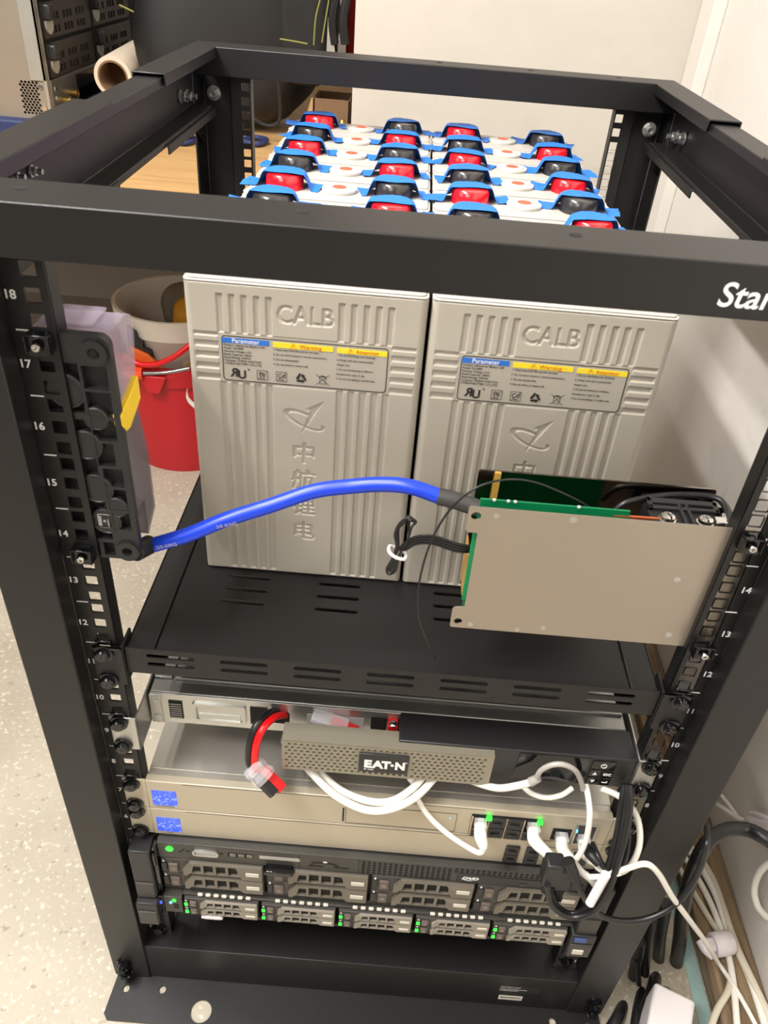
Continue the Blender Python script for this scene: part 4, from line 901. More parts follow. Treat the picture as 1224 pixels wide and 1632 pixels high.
# clear covers: upper and lower, yellow latch between
def hollow(x0, x1, y0, y1, z0, z1, r, name, m_, lab):
    q = MB(); t = 0.0015
    q.box(x0, x1, y1-t, y1, z0, z1); q.box(x1-t, x1, y0, y1-t, z0, z1); q.box(x0, x0+t, y0, y1-t, z0, z1); q.box(x0, x1, y0, y1-t, z1-t, z1); q.box(x0, x1, y0, y1-t, z0, z0+t)
    return q.build(name, m_, fh, bevel=r, label=lab)
PX = Matrix(((0, 0, 1, 0), (1, 0, 0, 0), (0, 1, 0, 0), (0, 0, 0, 1)))
def shell(prof, x0, x1, m_, lab, t=0.0012, skip=1):
    q = MB()
    for x in (x0, x1-t): q.prism(prof, Matrix.Translation((x, 0, 0)) @ PX, t)
    n = len(prof)
    for i in range(n-skip):
        a, b = Vector(prof[i]), Vector(prof[(i+1) % n]); d = (b-a).normalized(); nn = Vector((d.y, -d.x))*t
        q.prism([tuple(a), tuple(b), tuple(b+nn), tuple(a+nn)], Matrix.Translation((x0+t, 0, 0)) @ PX, x1-x0-2*t)
    return q.build('clear_cover', m_, fh, label=lab)
shell([(0.0100, 0.7520), (0.0440, 0.7520), (0.0510, 0.7490), (0.0545, 0.7400), (0.0480, 0.7080), (0.0200, 0.6990), (0.0100, 0.6985)], -0.2440, -0.1950, 'lilac_clear', 'translucent lilac upper cover')
shell([(0.0100, 0.6820), (0.0180, 0.6820), (0.0440, 0.6900), (0.0545, 0.6400), (0.0545, 0.5900), (0.0330, 0.5790), (0.0340, 0.6100), (0.0120, 0.6150)], -0.2440, -0.1960, 'smoke_clear', 'translucent grey lower cover')
B(-0.2380, -0.2080, 0.0180, 0.0470, 0.7522, 0.7545).build('cover_ridge', 'lilac_clear', fh, bevel=0.001)
m = MB(); m.prism([(0.0025, 0.7000), (0.0030, 0.6920), (0.0100, 0.6840), (0.0175, 0.6830), (0.0430, 0.6915), (0.0430, 0.7085), (0.0220, 0.7030)], Matrix(((0, 0, 1, -0.1975), (1, 0, 0, 0), (0, 1, 0, 0), (0, 0, 0, 1))), 0.0055); m.build('latch', 'yellow', fh, bevel=0.0008, label='bright yellow latch')
B(-0.2380, -0.2040, 0.0130, 0.0380, 0.7010, 0.7440).build('fuse_body', 'cardboard', fh, bevel=0.003)
B(-0.2280, -0.2100, 0.0130, 0.0480, 0.6960, 0.7010).build('terminal_strip', 'zinc', fh, bevel=0.001)
m = MB(); m.cyl((-0.2000, 0.0100, 0.5790), (0.3, 1, -0.35), 0.0075, 0.020); m.build('cable_gland', 'rubber', fh, bevel=0.001)
# blue welding cable
m = MB(); bp_ = [at(215, 880, 0.028), at(240, 870, 0.026), at(300, 852, 0.028), at(360, 828, 0.034), at(430, 806, 0.042), at(500, 783, 0.048), at(560, 775, 0.050), at(610, 772, 0.048), at(655, 776, 0.044), at(702, 792, 0.040)]
m.tube(bp_, 0.0058, 20); bc = m.build('power_cable', 'blue_cable'); props(bc, 'thick blue power cable bridging from the left fuse holder to the right module', 'cable')
m = MB(); m.tube([at(698, 791, 0.0402), at(720, 796, 0.039), at(745, 804, 0.037), at(775, 814, 0.033), at(800, 822, 0.030)], [0.0064, 0.0066, 0.0066, 0.0062, 0.0060], 20); m.build('heat_shrink', 'shrink_black', bc, label='dark grey heat shrink sleeve')
for (px, py, yy, s_, ang) in ((345, 836, 0.0255, '2/0 AWG', 17), (250, 869, 0.018, '2/0 AWG', 18)):
    m = MB(); p = at(px, py+3, yy); text(m, s_, 0.0042, FR(p.x, p.y, p.z-0.002) @ Matrix.Rotation(math.radians(ang), 4, 'Z'), t=0.00005)
    m.build('cable_print', 'grey_cable', bc, smooth=False)

# ------------------------------------------------------------------ cables in front of the rack
def atz(px, py, z):
    d = RT*((px-612)/FPX) + UP*(-(py-816)/FPX) + FW
    return Vector(CAM) + d*((z-CAM[2])/d.z)
def atx(px, py, x):
    d = RT*((px-612)/FPX) + UP*(-(py-816)/FPX) + FW
    return Vector(CAM) + d*((x-CAM[0])/d.x)
def cable(pts, r, m, label, name='network_cable', cat='cable', group=None, n=12, thick=None):
    q = MB(); q.tube(pts, thick or r, n, 8); o = q.build(name, m); props(o, label, cat, group); return o
def plug(parent, x, z, tip, Yp=-0.004):
    """clear modular plug in a port at (x, z) with a white boot curving to tip"""
    q = MB(); q.box(x-0.0058, x+0.0058, Yp-0.009, Yp+0.002, z-0.0040, z+0.0040); q.box(x-0.003, x+0.003, Yp-0.012, Yp, z+0.0040, z+0.0052)
    q.build('plug_body', 'clear', parent, bevel=0.0005, label='clear plug')
    q = MB(); p0 = Vector((x, Yp-0.004, z)); p1 = Vector((x, Yp-0.014, z-0.002)); q.tube([p0, p1, p1.lerp(Vector(tip), 0.5)+Vector((0, -0.003, 0.002)), Vector(tip)], [0.0056, 0.0062, 0.0050, 0.0036], 14)
    q.build('strain_boot', 'white_cable', parent)
W = 'white_cable'
# thick pair hanging in a loop under the grille
cable([at(483, 1215, 0.010), at(500, 1235, 0.000), at(535, 1268, -0.012), at(580, 1290, -0.018), at(620, 1290, -0.018), at(660, 1272, -0.012), at(690, 1242, 0.000), at(702, 1222, 0.012)], 0.0036, W, 'white cable hanging lower in the double loop under the perforated grille', 'network_cable')
cable([at(498, 1216, 0.014), at(515, 1236, 0.004), at(548, 1262, -0.006), at(590, 1277, -0.012), at(625, 1276, -0.012), at(655, 1258, -0.006), at(676, 1236, 0.002), at(684, 1220, 0.012)], 0.0034, W, 'white cable hanging higher in the double loop under the perforated grille', 'network_cable')
c = cable([at(655, 1232, 0.004), at(660, 1255, -0.001), at(668, 1278, -0.006), at(688, 1306, -0.012), at(715, 1330, -0.020), at(745, 1350, -0.026), at(764, 1359, -0.030), at(772, 1352, -0.029)], 0.0026, W, 'white network cable plugged into the leftmost console port')
plug(c, 0.0975, 6*U+0.026, at(771, 1352, -0.029)); MB().tube([at(653, 1215, 0.006), at(656, 1238, 0.003), at(658, 1246, 0.001)], [0.0045, 0.0048, 0.0030], 12).build('strain_boot', W, c)
c = cable([at(885, 1372, -0.034), at(900, 1379, -0.035), at(920, 1367, -0.034), at(934, 1338, -0.030), at(940, 1300, -0.024), at(937, 1268, -0.014), at(933, 1250, -0.006)], 0.0027, W, 'white network cable from the lit port right of the black port covers')
plug(c, 0.1480, 6*U+0.026, at(888, 1373, -0.034))
c = cable([at(915, 1374, -0.034), at(925, 1388, -0.038), at(942, 1402, -0.040), at(955, 1420, -0.036)], 0.0034, W, 'white network cable from the middle port under the thin loop')
plug(c, 0.1770, 6*U+0.014, at(917, 1376, -0.034))
c = cable([at(946, 1372, -0.034), at(958, 1386, -0.038), at(985, 1391, -0.040), at(1006, 1378, -0.036), at(1019, 1348, -0.028), at(1018, 1312, -0.018), at(1006, 1286, -0.010), at(985, 1268, -0.004), at(958, 1256, 0.000)], 0.0029, W, 'white network cable curling round to the right of the black cords')
plug(c, 0.1985, 6*U+0.013, at(948, 1374, -0.034))
c = cable([at(935, 1398, -0.040), at(965, 1396, -0.044), at(1000, 1384, -0.050), at(1030, 1377, -0.054), at(1050, 1393, -0.052), at(1072, 1430, -0.046), at(1100, 1468, -0.030), at(1125, 1502, 0.000), atz(1145, 1535, -0.030), atz(1172, 1575, -0.034), atz(1200, 1625, -0.034), atz(1212, 1650, -0.034)], 0.0027, W, 'thin white cable crossing the right rack post to the wood plank')
MB().tube([at(972, 1394, -0.045), at(985, 1389, -0.048)], 0.0040, 12).build('cable_joint', W, c)
# grey usb lead looping over the dark screen
c = cable([at(742, 1240, 0.004), at(765, 1249, -0.004), at(795, 1256, -0.010), at(825, 1252, -0.012), at(848, 1246, -0.013)], 0.0033, W, 'white lead running under the grille towards the dark screen', 'usb_cable')
MB().tube([at(846, 1246, -0.013), at(858, 1240, -0.014)], [0.0042, 0.0036], 12).build('plug_sleeve', 'grey_cable', c)
MB().tube([at(855, 1241, -0.014), at(862, 1228, -0.016), at(880, 1219, -0.018), at(900, 1219, -0.018), at(918, 1229, -0.016), at(927, 1248, -0.012), at(929, 1258, -0.010)], 0.0024, 10).build('grey_section', 'grey_cable', c, label='grey section over the screen')
cable([at(833, 1253, 0.000), at(848, 1265, -0.006), at(872, 1271, -0.010), at(895, 1267, -0.008), at(912, 1256, -0.002)], 0.0024, W, 'short white loop hanging below the dark screen', 'usb_cable')
# black cords down the right side
for k, (dx, dy, lab) in enumerate(((0, 0, 'black cord nearest the consoles, hanging from the bezel corner'), (8, 0.002, 'black cord in the middle of the three hanging together'), (14, 0.006, 'black cord nearest the right post, hanging from the bezel corner'))):
    cable([at(995+dx*0.6, 1250, -0.004-dy), at(990+dx, 1285, -0.016-dy), at(983+dx, 1330, -0.028-dy), at(970+dx, 1378, -0.040-dy), at(955+dx, 1420, -0.048-dy), at(936+dx*0.7, 1447+dx*0.4, -0.052-dy), at(908, 1456+dx*0.4, -0.052-dy), at(885-dx*0.4, 1440+dx*0.2, -0.050-dy), at(876-dx*0.3, 1410, -0.046-dy)], 0.0030, 'black_cable', lab, 'electric_cable', group=None)
m = MB(); a, b = at(966, 1393, -0.0575), at(940, 1440, -0.0655); m.tube([a, b], 0.0042, 12); props(m.build('cable_flag', 'white_plastic'), 'white paper flag wrapped around the black cords', 'tag')
for (px, py, lab) in ((882, 1385, 'black cord connector nearest the lit white plug'), (900, 1392, 'black cord connector in the middle of the bunch')):
    t = thing('cord_connector', at(px, py, -0.045), lab, 'connector')
    p = at(px, py, -0.045); m = MB(); m.box(p.x-0.0085, p.x+0.0085, p.y-0.006, p.y+0.010, p.z-0.022, p.z+0.012); m.build('housing', 'black_plastic', t, bevel=0.0025)
    m = MB(); m.tube([p+Vector((0, 0, -0.020)), p+Vector((0.001, 0, -0.032)), p+Vector((0.004, 0, -0.045))], [0.0055, 0.0042, 0.0030], 12); m.build('strain_relief', 'rubber', t)
    m = MB()
    for k in range(4): m.ring(p+Vector((0, 0, -0.022-k*0.0045)), (0, 0, -1), 0.0062-k*0.0005, 0.003, 0.0018, 14)
    m.build('relief_rib', 'rubber', t, kind='stuff')
c = cable([at(912, 1388, -0.050), at(922, 1412, -0.055), at(932, 1432, -0.056), at(945, 1449, -0.054), at(962, 1461, -0.052), at(995, 1468, -0.052), at(1035, 1463, -0.050), at(1075, 1442, -0.044), at(1103, 1408, -0.036), at(1120, 1372, -0.028), at(1127, 1340, -0.020), at(1126, 1315, 0.010)], 0.0030, 'black_cable', 'thin black cord arching across the lower right rack post', 'electric_cable')
MB().tube([at(905, 1372, -0.046), at(915, 1395, -0.051), at(922, 1412, -0.055)], [0.0058, 0.0050, 0.0034], 12).build('barrel_plug', 'rubber', c)
c = cable([at(945, 1345, -0.020), at(952, 1362, -0.034), at(965, 1384, -0.042), at(990, 1380, -0.040), at(1000, 1350, -0.030), at(1002, 1300, -0.016), at(1000, 1262, -0.004)], 0.0026, 'black_cable', 'black lead behind the white plugs at the right of the consoles', 'electric_cable')
MB().tube([at(932, 1348, -0.012), at(940, 1360, -0.030), at(955, 1378, -0.040)], [0.0050, 0.0052, 0.0036], 12).build('barrel_plug', 'rubber', c)
# battery lead with red and black connector
pl = thing('battery_lead', at(430, 1140, 0.025), 'red and black battery lead hanging with a taped connector', 'cable')
R0 = [at(455, 1139, 0.030), at(438, 1143, 0.018), at(420, 1160, 0.004), at(409, 1185, -0.004), at(406, 1215, -0.008), at(409, 1228, -0.010)]
MB().tube(R0, 0.0034, 14).build('red_wire', 'red_wire', pl)
MB().tube([p+Vector((-0.0058, 0.003, 0.001)) for p in R0], 0.0034, 14).build('black_wire', 'black_cable', pl)
a, b = at(408, 1226, -0.010), at(434, 1252, -0.018)
d = (b-a).normalized(); Mx = Matrix.Translation(a) @ d.to_track_quat('Z', 'Y').to_matrix().to_4x4()
m = MB(); m.box(-0.0005, 0.0085, -0.004, 0.004, 0.004, 0.030, Mx); m.build('connector_housing', 'red_housing', pl, bevel=0.0008, label='red plug housing')
m = MB(); m.box(-0.0085, -0.0005, -0.004, 0.004, 0.004, 0.027, Mx); m.build('connector_housing', 'black_plastic', pl, bevel=0.0008, label='black plug housing')
m = MB(); rr = [0.0090, 0.0115, 0.0100, 0.0120, 0.0105]; m.tube([Mx @ Vector((0, 0, z)) for z in (-0.006, -0.001, 0.004, 0.009, 0.013)], rr, 9, 3); m.build('clear_wrap', 'clear', pl, angle=0.2, label='crumpled clear tape')
t = thing('spare_connector', at(530, 1147, 0.024), 'red connector in clear tape behind the top of the grille', 'connector')
a, b = at(498, 1138, 0.0255), at(556, 1158, 0.022); d = (b-a).normalized(); Mx = Matrix.Translation(a) @ d.to_track_quat('Z', 'Y').to_matrix().to_4x4()
MB().box(-0.0075, 0.0065, -0.003, 0.003, 0.0, 0.034, Mx).build('clear_sleeve', 'clear', t, bevel=0.001)
m = MB(); m.prism([(-0.005, 0.018), (0.004, 0.018), (0.003, 0.044), (0.000, 0.044)], Mx @ Matrix.Rotation(math.pi/2, 4, 'X') @ Matrix.Translation((0, 0, -0.002)), 0.004); m.build('red_plug', 'red_housing', t, bevel=0.0006)

# ------------------------------------------------------------------ right side, by the wall
props(B(0.4300, 0.4935, -0.62, 1.17, FLOOR, -0.0420).build('wooden_plank', 'old_wood', bevel=0.003), 'weathered brown wooden plank lying on the floor along the right wall', 'plank')
props(B(0.4120, 0.4290, -0.60, 0.30, FLOOR, FLOOR+0.0012).build('tape_strip', 'blue_paint' if 'blue_paint' in MATS else 'clear', smooth=False), 'pale blue tape strip on the floor beside the wooden plank', 'tape')
BK = 'black_cable'
cable([at(1110, 1375, 0.02), at(1122, 1350, 0.03), at(1135, 1335, 0.04), at(1160, 1322, 0.05), at(1190, 1322, 0.05), at(1215, 1333, 0.04), at(1240, 1350, 0.03)], 0.0075, BK, 'thick black cable arching out from the rack post to the right wall', 'electric_cable')
cable([at(1115, 1362, 0.06), at(1098, 1405, 0.055), at(1088, 1450, 0.05), at(1083, 1500, 0.05), at(1076, 1540, 0.05), at(1066, 1570, 0.045), atz(1058, 1592, -0.050), atz(1045, 1625, -0.058), atz(1040, 1680, -0.058)], 0.0085, BK, 'thick black cable dropping behind the rack post beside the plank', 'electric_cable')
cable([at(1062, 1440, 0.05), at(1052, 1490, 0.05), at(1048, 1540, 0.05), atz(1038, 1585, -0.045), atz(1024, 1625, -0.058), atz(1015, 1700, -0.060)], 0.0075, BK, 'black cable hanging left of the thickest one, behind white adapter', 'electric_cable')
cable([at(1040, 1465, 0.04), at(1030, 1510, 0.04), at(1026, 1560, 0.03), atz(1016, 1610, -0.060), atz(1005, 1690, -0.061)], 0.0060, BK, 'black cable close to the foot of the rack post', 'electric_cable')
cable([at(1020, 1500, 0.03), at(1012, 1545, 0.03), at(1002, 1580, 0.02), atz(985, 1620, -0.060), atz(960, 1660, -0.061)], 0.0070, BK, 'black cable leftmost at the rack foot, bending to the base plate', 'electric_cable')
cable([at(1016, 1530, 0.025), at(1018, 1570, 0.02), at(1022, 1610, 0.02), at(1024, 1650, 0.015)], 0.0035, BK, 'thin black cable between the thick ones above the grey adapter', 'electric_cable')
ZP = -0.0375
cable([atz(1085, 1340, ZP), atz(1112, 1375, ZP), atz(1140, 1425, ZP), atz(1163, 1490, ZP), atz(1195, 1560, ZP), atz(1224, 1650, ZP)], 0.0044, 'white_cable', 'white printed cable on the plank, nearest the right wall', 'network_cable')
cable([atz(1090, 1365, ZP), atz(1112, 1400, ZP), atz(1135, 1445, ZP), atz(1155, 1500, ZP), atz(1168, 1560, ZP), atz(1176, 1650, ZP)], 0.0040, 'white_cable', 'white printed cable on the plank passing under the round clip', 'network_cable')
cable([atz(1075, 1370, ZP-0.001), atz(1098, 1410, ZP-0.001), atz(1125, 1455, ZP-0.001), atz(1150, 1495, ZP-0.001)], 0.0038, 'beige_cable', 'ivory cable on the plank, left of the white pair', 'network_cable')
cable([atz(1160, 1520, ZP-0.001), atz(1166, 1550, ZP-0.001), atz(1160, 1580, ZP-0.001), atz(1143, 1610, ZP-0.001), atz(1128, 1650, ZP-0.001)], 0.0042, 'beige_cable', 'ivory cable curving left below the round clip', 'network_cable')
cable([atz(1100, 1350, ZP), atz(1135, 1400, ZP), atz(1170, 1500, ZP+0.002), atz(1202, 1570, ZP+0.002), atz(1240, 1650, ZP+0.002)], 0.0050, 'beige_cable', 'thick ivory cable rubbing along the foot of the right wall', 'network_cable')
t = thing('cable_clip', atz(1145, 1508, -0.036), 'round white cable clip gripping the cables on the plank', 'clip')
p = atz(1150, 1508, -0.028)
m = MB(); m.lathe(p+Vector((-0.012, 0, 0.0)), (1, 0.25, 0), [(0.0, 0), (0.013, 0), (0.0145, 0.002), (0.0145, 0.024), (0.013, 0.026), (0, 0.026)], 26); m.build('clip_body', 'tie_white', t)
m = MB(); m.box(p.x-0.022, p.x-0.010, p.y-0.010, p.y+0.006, p.z-0.006, p.z+0.010); m.build('clip_tab', 'tie_white', t, bevel=0.003)
m = MB(); m.tube([p+Vector((-0.028, 0.004, 0.002)), p+Vector((-0.022, -0.006, 0.0)), p+Vector((-0.014, -0.014, -0.002))], [0.0045, 0.0055, 0.004], 10); m.build('clip_latch', 'tie_white', t)
cable([atx(1240, 1370, 0.478), atx(1222, 1378, 0.474), atx(1208, 1395, 0.472), atx(1202, 1420, 0.474), atx(1208, 1445, 0.480), atx(1222, 1462, 0.494)], 0.0042, 'white_cable', 'white printed cable loop poking out of the right wall', 'network_cable')
cable([atx(1130, 1275, 0.470), atx(1152, 1288, 0.472), atx(1175, 1303, 0.475), atx(1196, 1312, 0.478)], 0.0030, 'white_cable', 'thin white cable meeting the white joiner near the right wall', 'network_cable')
cable([atx(1150, 1268, 0.480), atx(1163, 1284, 0.480), atx(1174, 1300, 0.478)], 0.0026, 'white_cable', 'shorter thin white cable joining the other by the right wall', 'network_cable')
t = thing('cable_joiner', atx(1215, 1312, 0.47), 'white ribbed cable joiner at the right edge by the wall', 'connector')
m = MB(); m.tube([atx(1192, 1310, 0.476), atx(1206, 1311, 0.474), atx(1240, 1320, 0.472)], [0.006, 0.010, 0.011], 14); m.build('joiner_body', 'tie_white', t)
m = MB(); m.tube([atx(1197, 1296, 0.470), atx(1212, 1300, 0.468), atx(1235, 1310, 0.468)], [0.003, 0.0035, 0.003], 10); m.build('joiner_latch', 'tie_white', t)
def block(name, pts, z0, z1, m, label, cat):
    q = MB(); q.prism(pts, Matrix.Translation((0, 0, z0)), z1-z0); o = q.build(name, m, bevel=0.003, seg=3); return props(o, label, cat)
A = [atz(1045, 1562, 0.0), atz(1082, 1590, 0.0), atz(1112, 1601, 0.0)]
d0 = (A[1]-A[0]); d1 = Vector((d0.y, -d0.x, 0)).normalized()*0.055
t = thing('power_adapter', (A[0].x, A[0].y, FLOOR), 'white plug-in power adapter standing on the floor beside the plank', 'adapter')
c0, c1 = A[0], Vector((A[2].x, A[0].y-0.018, 0))
ex = (c1-c0); ex.z = 0; L0 = ex.length; ex.normalize(); ey = Vector((ex.y, -ex.x, 0))
def quad(o, ex, ey, a, b, c, d): return [((o+ex*x+ey*y).x, (o+ex*x+ey*y).y) for x, y in ((a, c), (b, c), (b, d), (a, d))]
m = MB(); m.prism(quad(c0, ex, ey, 0, L0, 0, 0.055), Matrix.Translation((0, 0, FLOOR)), 0.066); m.build('adapter_body', 'white_plastic', t, bevel=0.004, seg=3)
m = MB(); 
for i in range(3): m.prism(quad(c0+Vector((0, 0, 0)), ex, ey, 0.006, 0.016, 0.0553, 0.0556), Matrix.Translation((0, 0, -0.050+i*0.006)), 0.0012)
m.build('adapter_print', 'grey_cable', t, smooth=False)
g = atz(1003, 1612, -0.035)
t = thing('power_adapter', (0.315, -0.08, FLOOR), 'low white and grey power adapter beside the base plate corner', 'adapter')
B(0.298, 0.334, -0.105, -0.040, FLOOR, -0.040).build('adapter_body', 'white_plastic', t, bevel=0.003)
B(0.297, 0.306, -0.106, -0.039, -0.042, -0.036).build('adapter_edge', 'steel', t, bevel=0.002)

# ------------------------------------------------------------------ back left: bench, cases, bag, buckets
tb = thing('work_table', (-0.9, 1.4, FLOOR), 'plywood topped work table behind and left of the rack', 'table')
B(-1.75, -0.150, 0.80, 1.96, 0.585, 0.610).build('tabletop', 'plywood', tb, bevel=0.002)
for x, y in ((-1.70, 0.86), (-0.21, 0.86), (-1.70, 1.90), (-0.21, 1.90)): B(x-0.03, x+0.03, y-0.03, y+0.03, FLOOR, 0.585).build('leg', 'old_wood', tb, bevel=0.002)
props(B(-1.35, -0.655, 1.115, 1.78, 0.610, 0.636).build('foam_pad', 'navy', bevel=0.004), 'navy blue pad under the silver rack case on the plywood table', 'pad')
cs = thing('server_case', (-0.95, 1.45, 0.636), 'large silver server case with dark drive trays, on the navy pad', 'server case')
m = MB(); Yc, Xc = 1.140, -0.690
pol = [rect(-1.30, Xc, 0.636, 1.10)]
for r in range(12):
    for i in range(5):
        if r < 12: pol.append([(-0.7390+i*0.0068+(0.0034 if r % 2 else 0)+0.0028*math.cos(math.pi*k/3+0.52), 0.6455+r*0.0046*1.0+0.0026*math.sin(math.pi*k/3+0.52)) for k in range(6)])
plate(m, pol, 0.002, FR(0, Yc+0.002, 0)); m.box(-1.30, Xc-0.02, Yc+0.06, 1.75, 0.637, 1.10); m.box(-1.30, Xc-0.001, Yc+0.002, 1.75, 0.636, 0.640)
m.build('side_panel', 'case_silver', cs, angle=0.5)
m = MB(); m.box(-0.718, -0.688, Yc-0.003, Yc+0.001, 0.700, 1.10); m.box(-0.694, -0.688, Yc-0.003, Yc+0.012, 0.640, 1.10); m.build('edge_rail', 'case_trim', cs, bevel=0.001)
for x, z in ((-0.702, 0.690), (-0.701, 0.655), (-0.785, 0.705)):
    MB().lathe((x, Yc, z), (0, -1, 0), [(0.0050, 0), (0.0045, 0.0015), (0, 0.0016)], 14).build('screw', 'chrome', cs)
B(-0.700, -0.6905, Yc+0.012, 1.75, 0.640, 1.10).build('front_backing', 'void', cs)
# drive trays on the case front (facing +x)
YZ = Matrix(((0, 0, 1, 0), (1, 0, 0, 0), (0, 1, 0, 0), (0, 0, 0, 1)))
for r in range(3):
    z0 = 0.690+r*0.062+0.012
    for k in range(2):
        y0 = 1.160+k*0.245
        m = MB(); pol = [rect(y0, y0+0.232, z0, z0+0.055)]
        for i in range(12):
            if i % 4 == 3: continue
            for j in range(2): pol.append(rect(y0+0.030+i*0.0160, y0+0.041+i*0.0160, z0+0.006+j*0.020, z0+0.018+j*0.020))
        plate(m, pol, 0.004, Matrix.Translation((-0.690, 0, 0)) @ YZ); o = m.build('drive_tray', 'tray_dark', cs)
        B(-0.690, -0.672, y0+0.001, y0+0.022, z0+0.028, z0+0.054).build('tray_handle', 'black_plastic', o, bevel=0.004)
        m = MB(); m.cyl((-0.689, y0+0.020, z0+0.022), (1, 0, 0), 0.016, 0.006, 20); m.build('handle_guard', 'grey_cable', o)
B(-0.690, -0.687, 1.152, 1.70, 0.641, 0.700).build('lower_panel', 'galvanised', cs, bevel=0.001)
B(-0.687, -0.684, 1.275, 1.47, 0.648, 0.694).build('connector_bay', 'gloss_black', cs)
for y, z in ((1.20, 0.660), (1.235, 0.668)):
    q = MB(); q.cyl((-0.687, y, z), (1, 0, 0), 0.006, 0.014, 14); q.ring((-0.675, y, z), (1, 0, 0), 0.008, 0.004, 0.003, 14); q.build('aerial_socket', 'brass', cs)
for z in (0.652, 0.668, 0.684): MB().lathe((-0.687, 1.168, z), (1, 0, 0), [(0.0045, 0), (0.004, 0.0016), (0, 0.0018)], 12).build('screw', 'chrome', cs)
# paper roll
t = thing('paper_roll', (-0.607, 1.25, 0.61), 'rolled white paper tube lying between silver case and black bag', 'paper roll')
m = MB(); m.lathe((-0.600, 1.235, 0.7005), (0, 1, 0.05), [(0.0275, 0), (0.036, 0.0), (0.0365, 0.004), (0.036, 0.36), (0.0275, 0.36), (0.0275, 0)], 36); m.build('paper', 'paper', t)
m = MB(); m.lathe((-0.600, 1.2345, 0.7005), (0, 1, 0.05), [(0.0255, 0), (0.0290, 0), (0.0290, 0.36), (0.0255, 0.36), (0.0255, 0)], 36); m.build('core', 'cardboard', t)
m = MB(); m.cyl((-0.600, 1.30, 0.702), (0, 1, 0.05), 0.0258, 0.01, 28); m.build('core_end', 'dark_core', t)
props(B(-0.645, -0.570, 1.25, 1.55, 0.610, 0.6560).build('grey_box', 'server_grey', bevel=0.004), 'dark grey box under the rolled paper', 'box')
# black bag
bg = thing('tool_bag', (-0.38, 1.34, 0.61), 'slouched black fabric tool bag with yellow-green piping on the table', 'bag')
def soft(name, c, s, m_, parent, amp=0.012, fr=9, seed=0, e=0.55, **kw):
    nu, nv = 72, 40; q = MB(); vs = []
    sg = lambda v, p: math.copysign(abs(v)**p, v)
    from mathutils import noise as NZ
    for j in range(nv+1):
        ph = -math.pi/2+math.pi*j/nv
        for i in range(nu):
            th = 2*math.pi*i/nu
            p = Vector((sg(math.cos(ph), e)*sg(math.cos(th), e), sg(math.cos(ph), e)*sg(math.sin(th), e), sg(math.sin(ph), e)))
            n = p.normalized(); P_ = Vector((c[0]+p.x*s[0], c[1]+p.y*s[1], c[2]+p.z*s[2]))
            v = NZ.noise(P_*fr+Vector((seed, 0, 0)))+0.5*NZ.noise(P_*fr*2.3+Vector((0, seed, 0)))
            rdg = 1-abs(NZ.noise(Vector((P_.x*4, P_.y*5, P_.z*2.5+P_.x*3))+Vector((seed, 2, 3))))*2
            vs.append(P_+n*(amp*v+amp*0.9*max(0, rdg)**3))
    fs = [(j*nu+i, j*nu+(i+1) % nu, (j+1)*nu+(i+1) % nu, (j+1)*nu+i) for j in range(nv) for i in range(nu)]
    q.add(vs, fs); return q.build(name, m_, parent, angle=3.0, **kw)
soft('bag_body', (-0.402, 1.358, 0.850), (0.150, 0.112, 0.222), 'bag_black', bg, 0.020, 6, 3, 0.42)
soft('end_pocket', (-0.245, 1.335, 0.868), (0.062, 0.080, 0.170), 'bag_black', bg, 0.008, 10, 9, 0.6)
for pp in ([(500, 72), (503, 30), (510, 0), (514, -20)], [(513, 68), (519, 30), (524, 0), (526, -20)], [(446, 62), (470, 66), (490, 70)], [(190, 8), (203, 14), (213, 19)]):
    MB().tube([at(x, y, 1.236) for x, y in pp], 0.0014, 8).build('piping', 'lime', bg, label='yellow-green piping')
m = MB(); m.tube([at(392, 175, 1.222), at(415, 196, 1.222), at(436, 200, 1.222), at(446, 188, 1.222), at(445, 150, 1.22), at(441, 115, 1.22)], 0.0035, 8); m.build('pocket_piping', 'strap_black', bg)
m = MB()
for dx in (0, 17): m.tube([at(533+dx, 70, 1.262), at(530+dx, 30, 1.258), at(538+dx, -15, 1.258)], 0.008, 8)
m.build('carry_strap', 'strap_black', bg)
m = MB(); m.prism([(0, 0), (0.020, 0.002), (0.008, 0.085), (0.002, 0.080)], FR(-0.197, 1.262, 0.745), 0.004); m.build('mesh_pocket', 'grey_cable', bg, bevel=0.001)
t = thing('red_jacket', (-0.165, 1.40, 0.61), 'strip of red cloth hanging beside the black bag at the wall corner', 'cloth')
B(-0.176, -0.150, 1.44, 1.50, 0.700, 1.02).build('cloth_body', 'red_cloth', t, bevel=0.006)
m = MB()
for x in (-0.171, -0.164): m.tube([Vector((x, 1.415, 0.74)), Vector((x, 1.415, 0.70))], 0.0016, 8)
m.build('drawstring', 'red_wire', t)
cb = thing('cardboard_box', (-0.19, 1.38, 0.61), 'small open brown cardboard box right of the bag', 'box')
m = MB(); X0_, X1_, Y0_, Y1_, T_ = -0.226, -0.152, 1.305, 1.400, 0.004
m.box(X0_, X1_, Y0_, Y0_+T_, 0.6105, 0.683); m.box(X0_, X1_, Y1_-T_, Y1_, 0.6105, 0.683); m.box(X0_, X0_+T_, Y0_, Y1_, 0.6105, 0.683); m.box(X1_-T_, X1_, Y0_, Y1_, 0.6105, 0.683); m.box(X0_, X1_, Y0_, Y1_, 0.6105, 0.614)
m.build('carton', 'cardboard', cb, bevel=0.0008)
MB().prism([(X0_-0.016, 0.640), (X0_-0.004, 0.683), (X0_, 0.683), (X0_, 0.660)], FR(0, 1.32, 0), 0.012).build('flap', 'cardboard_edge', cb, bevel=0.0008)
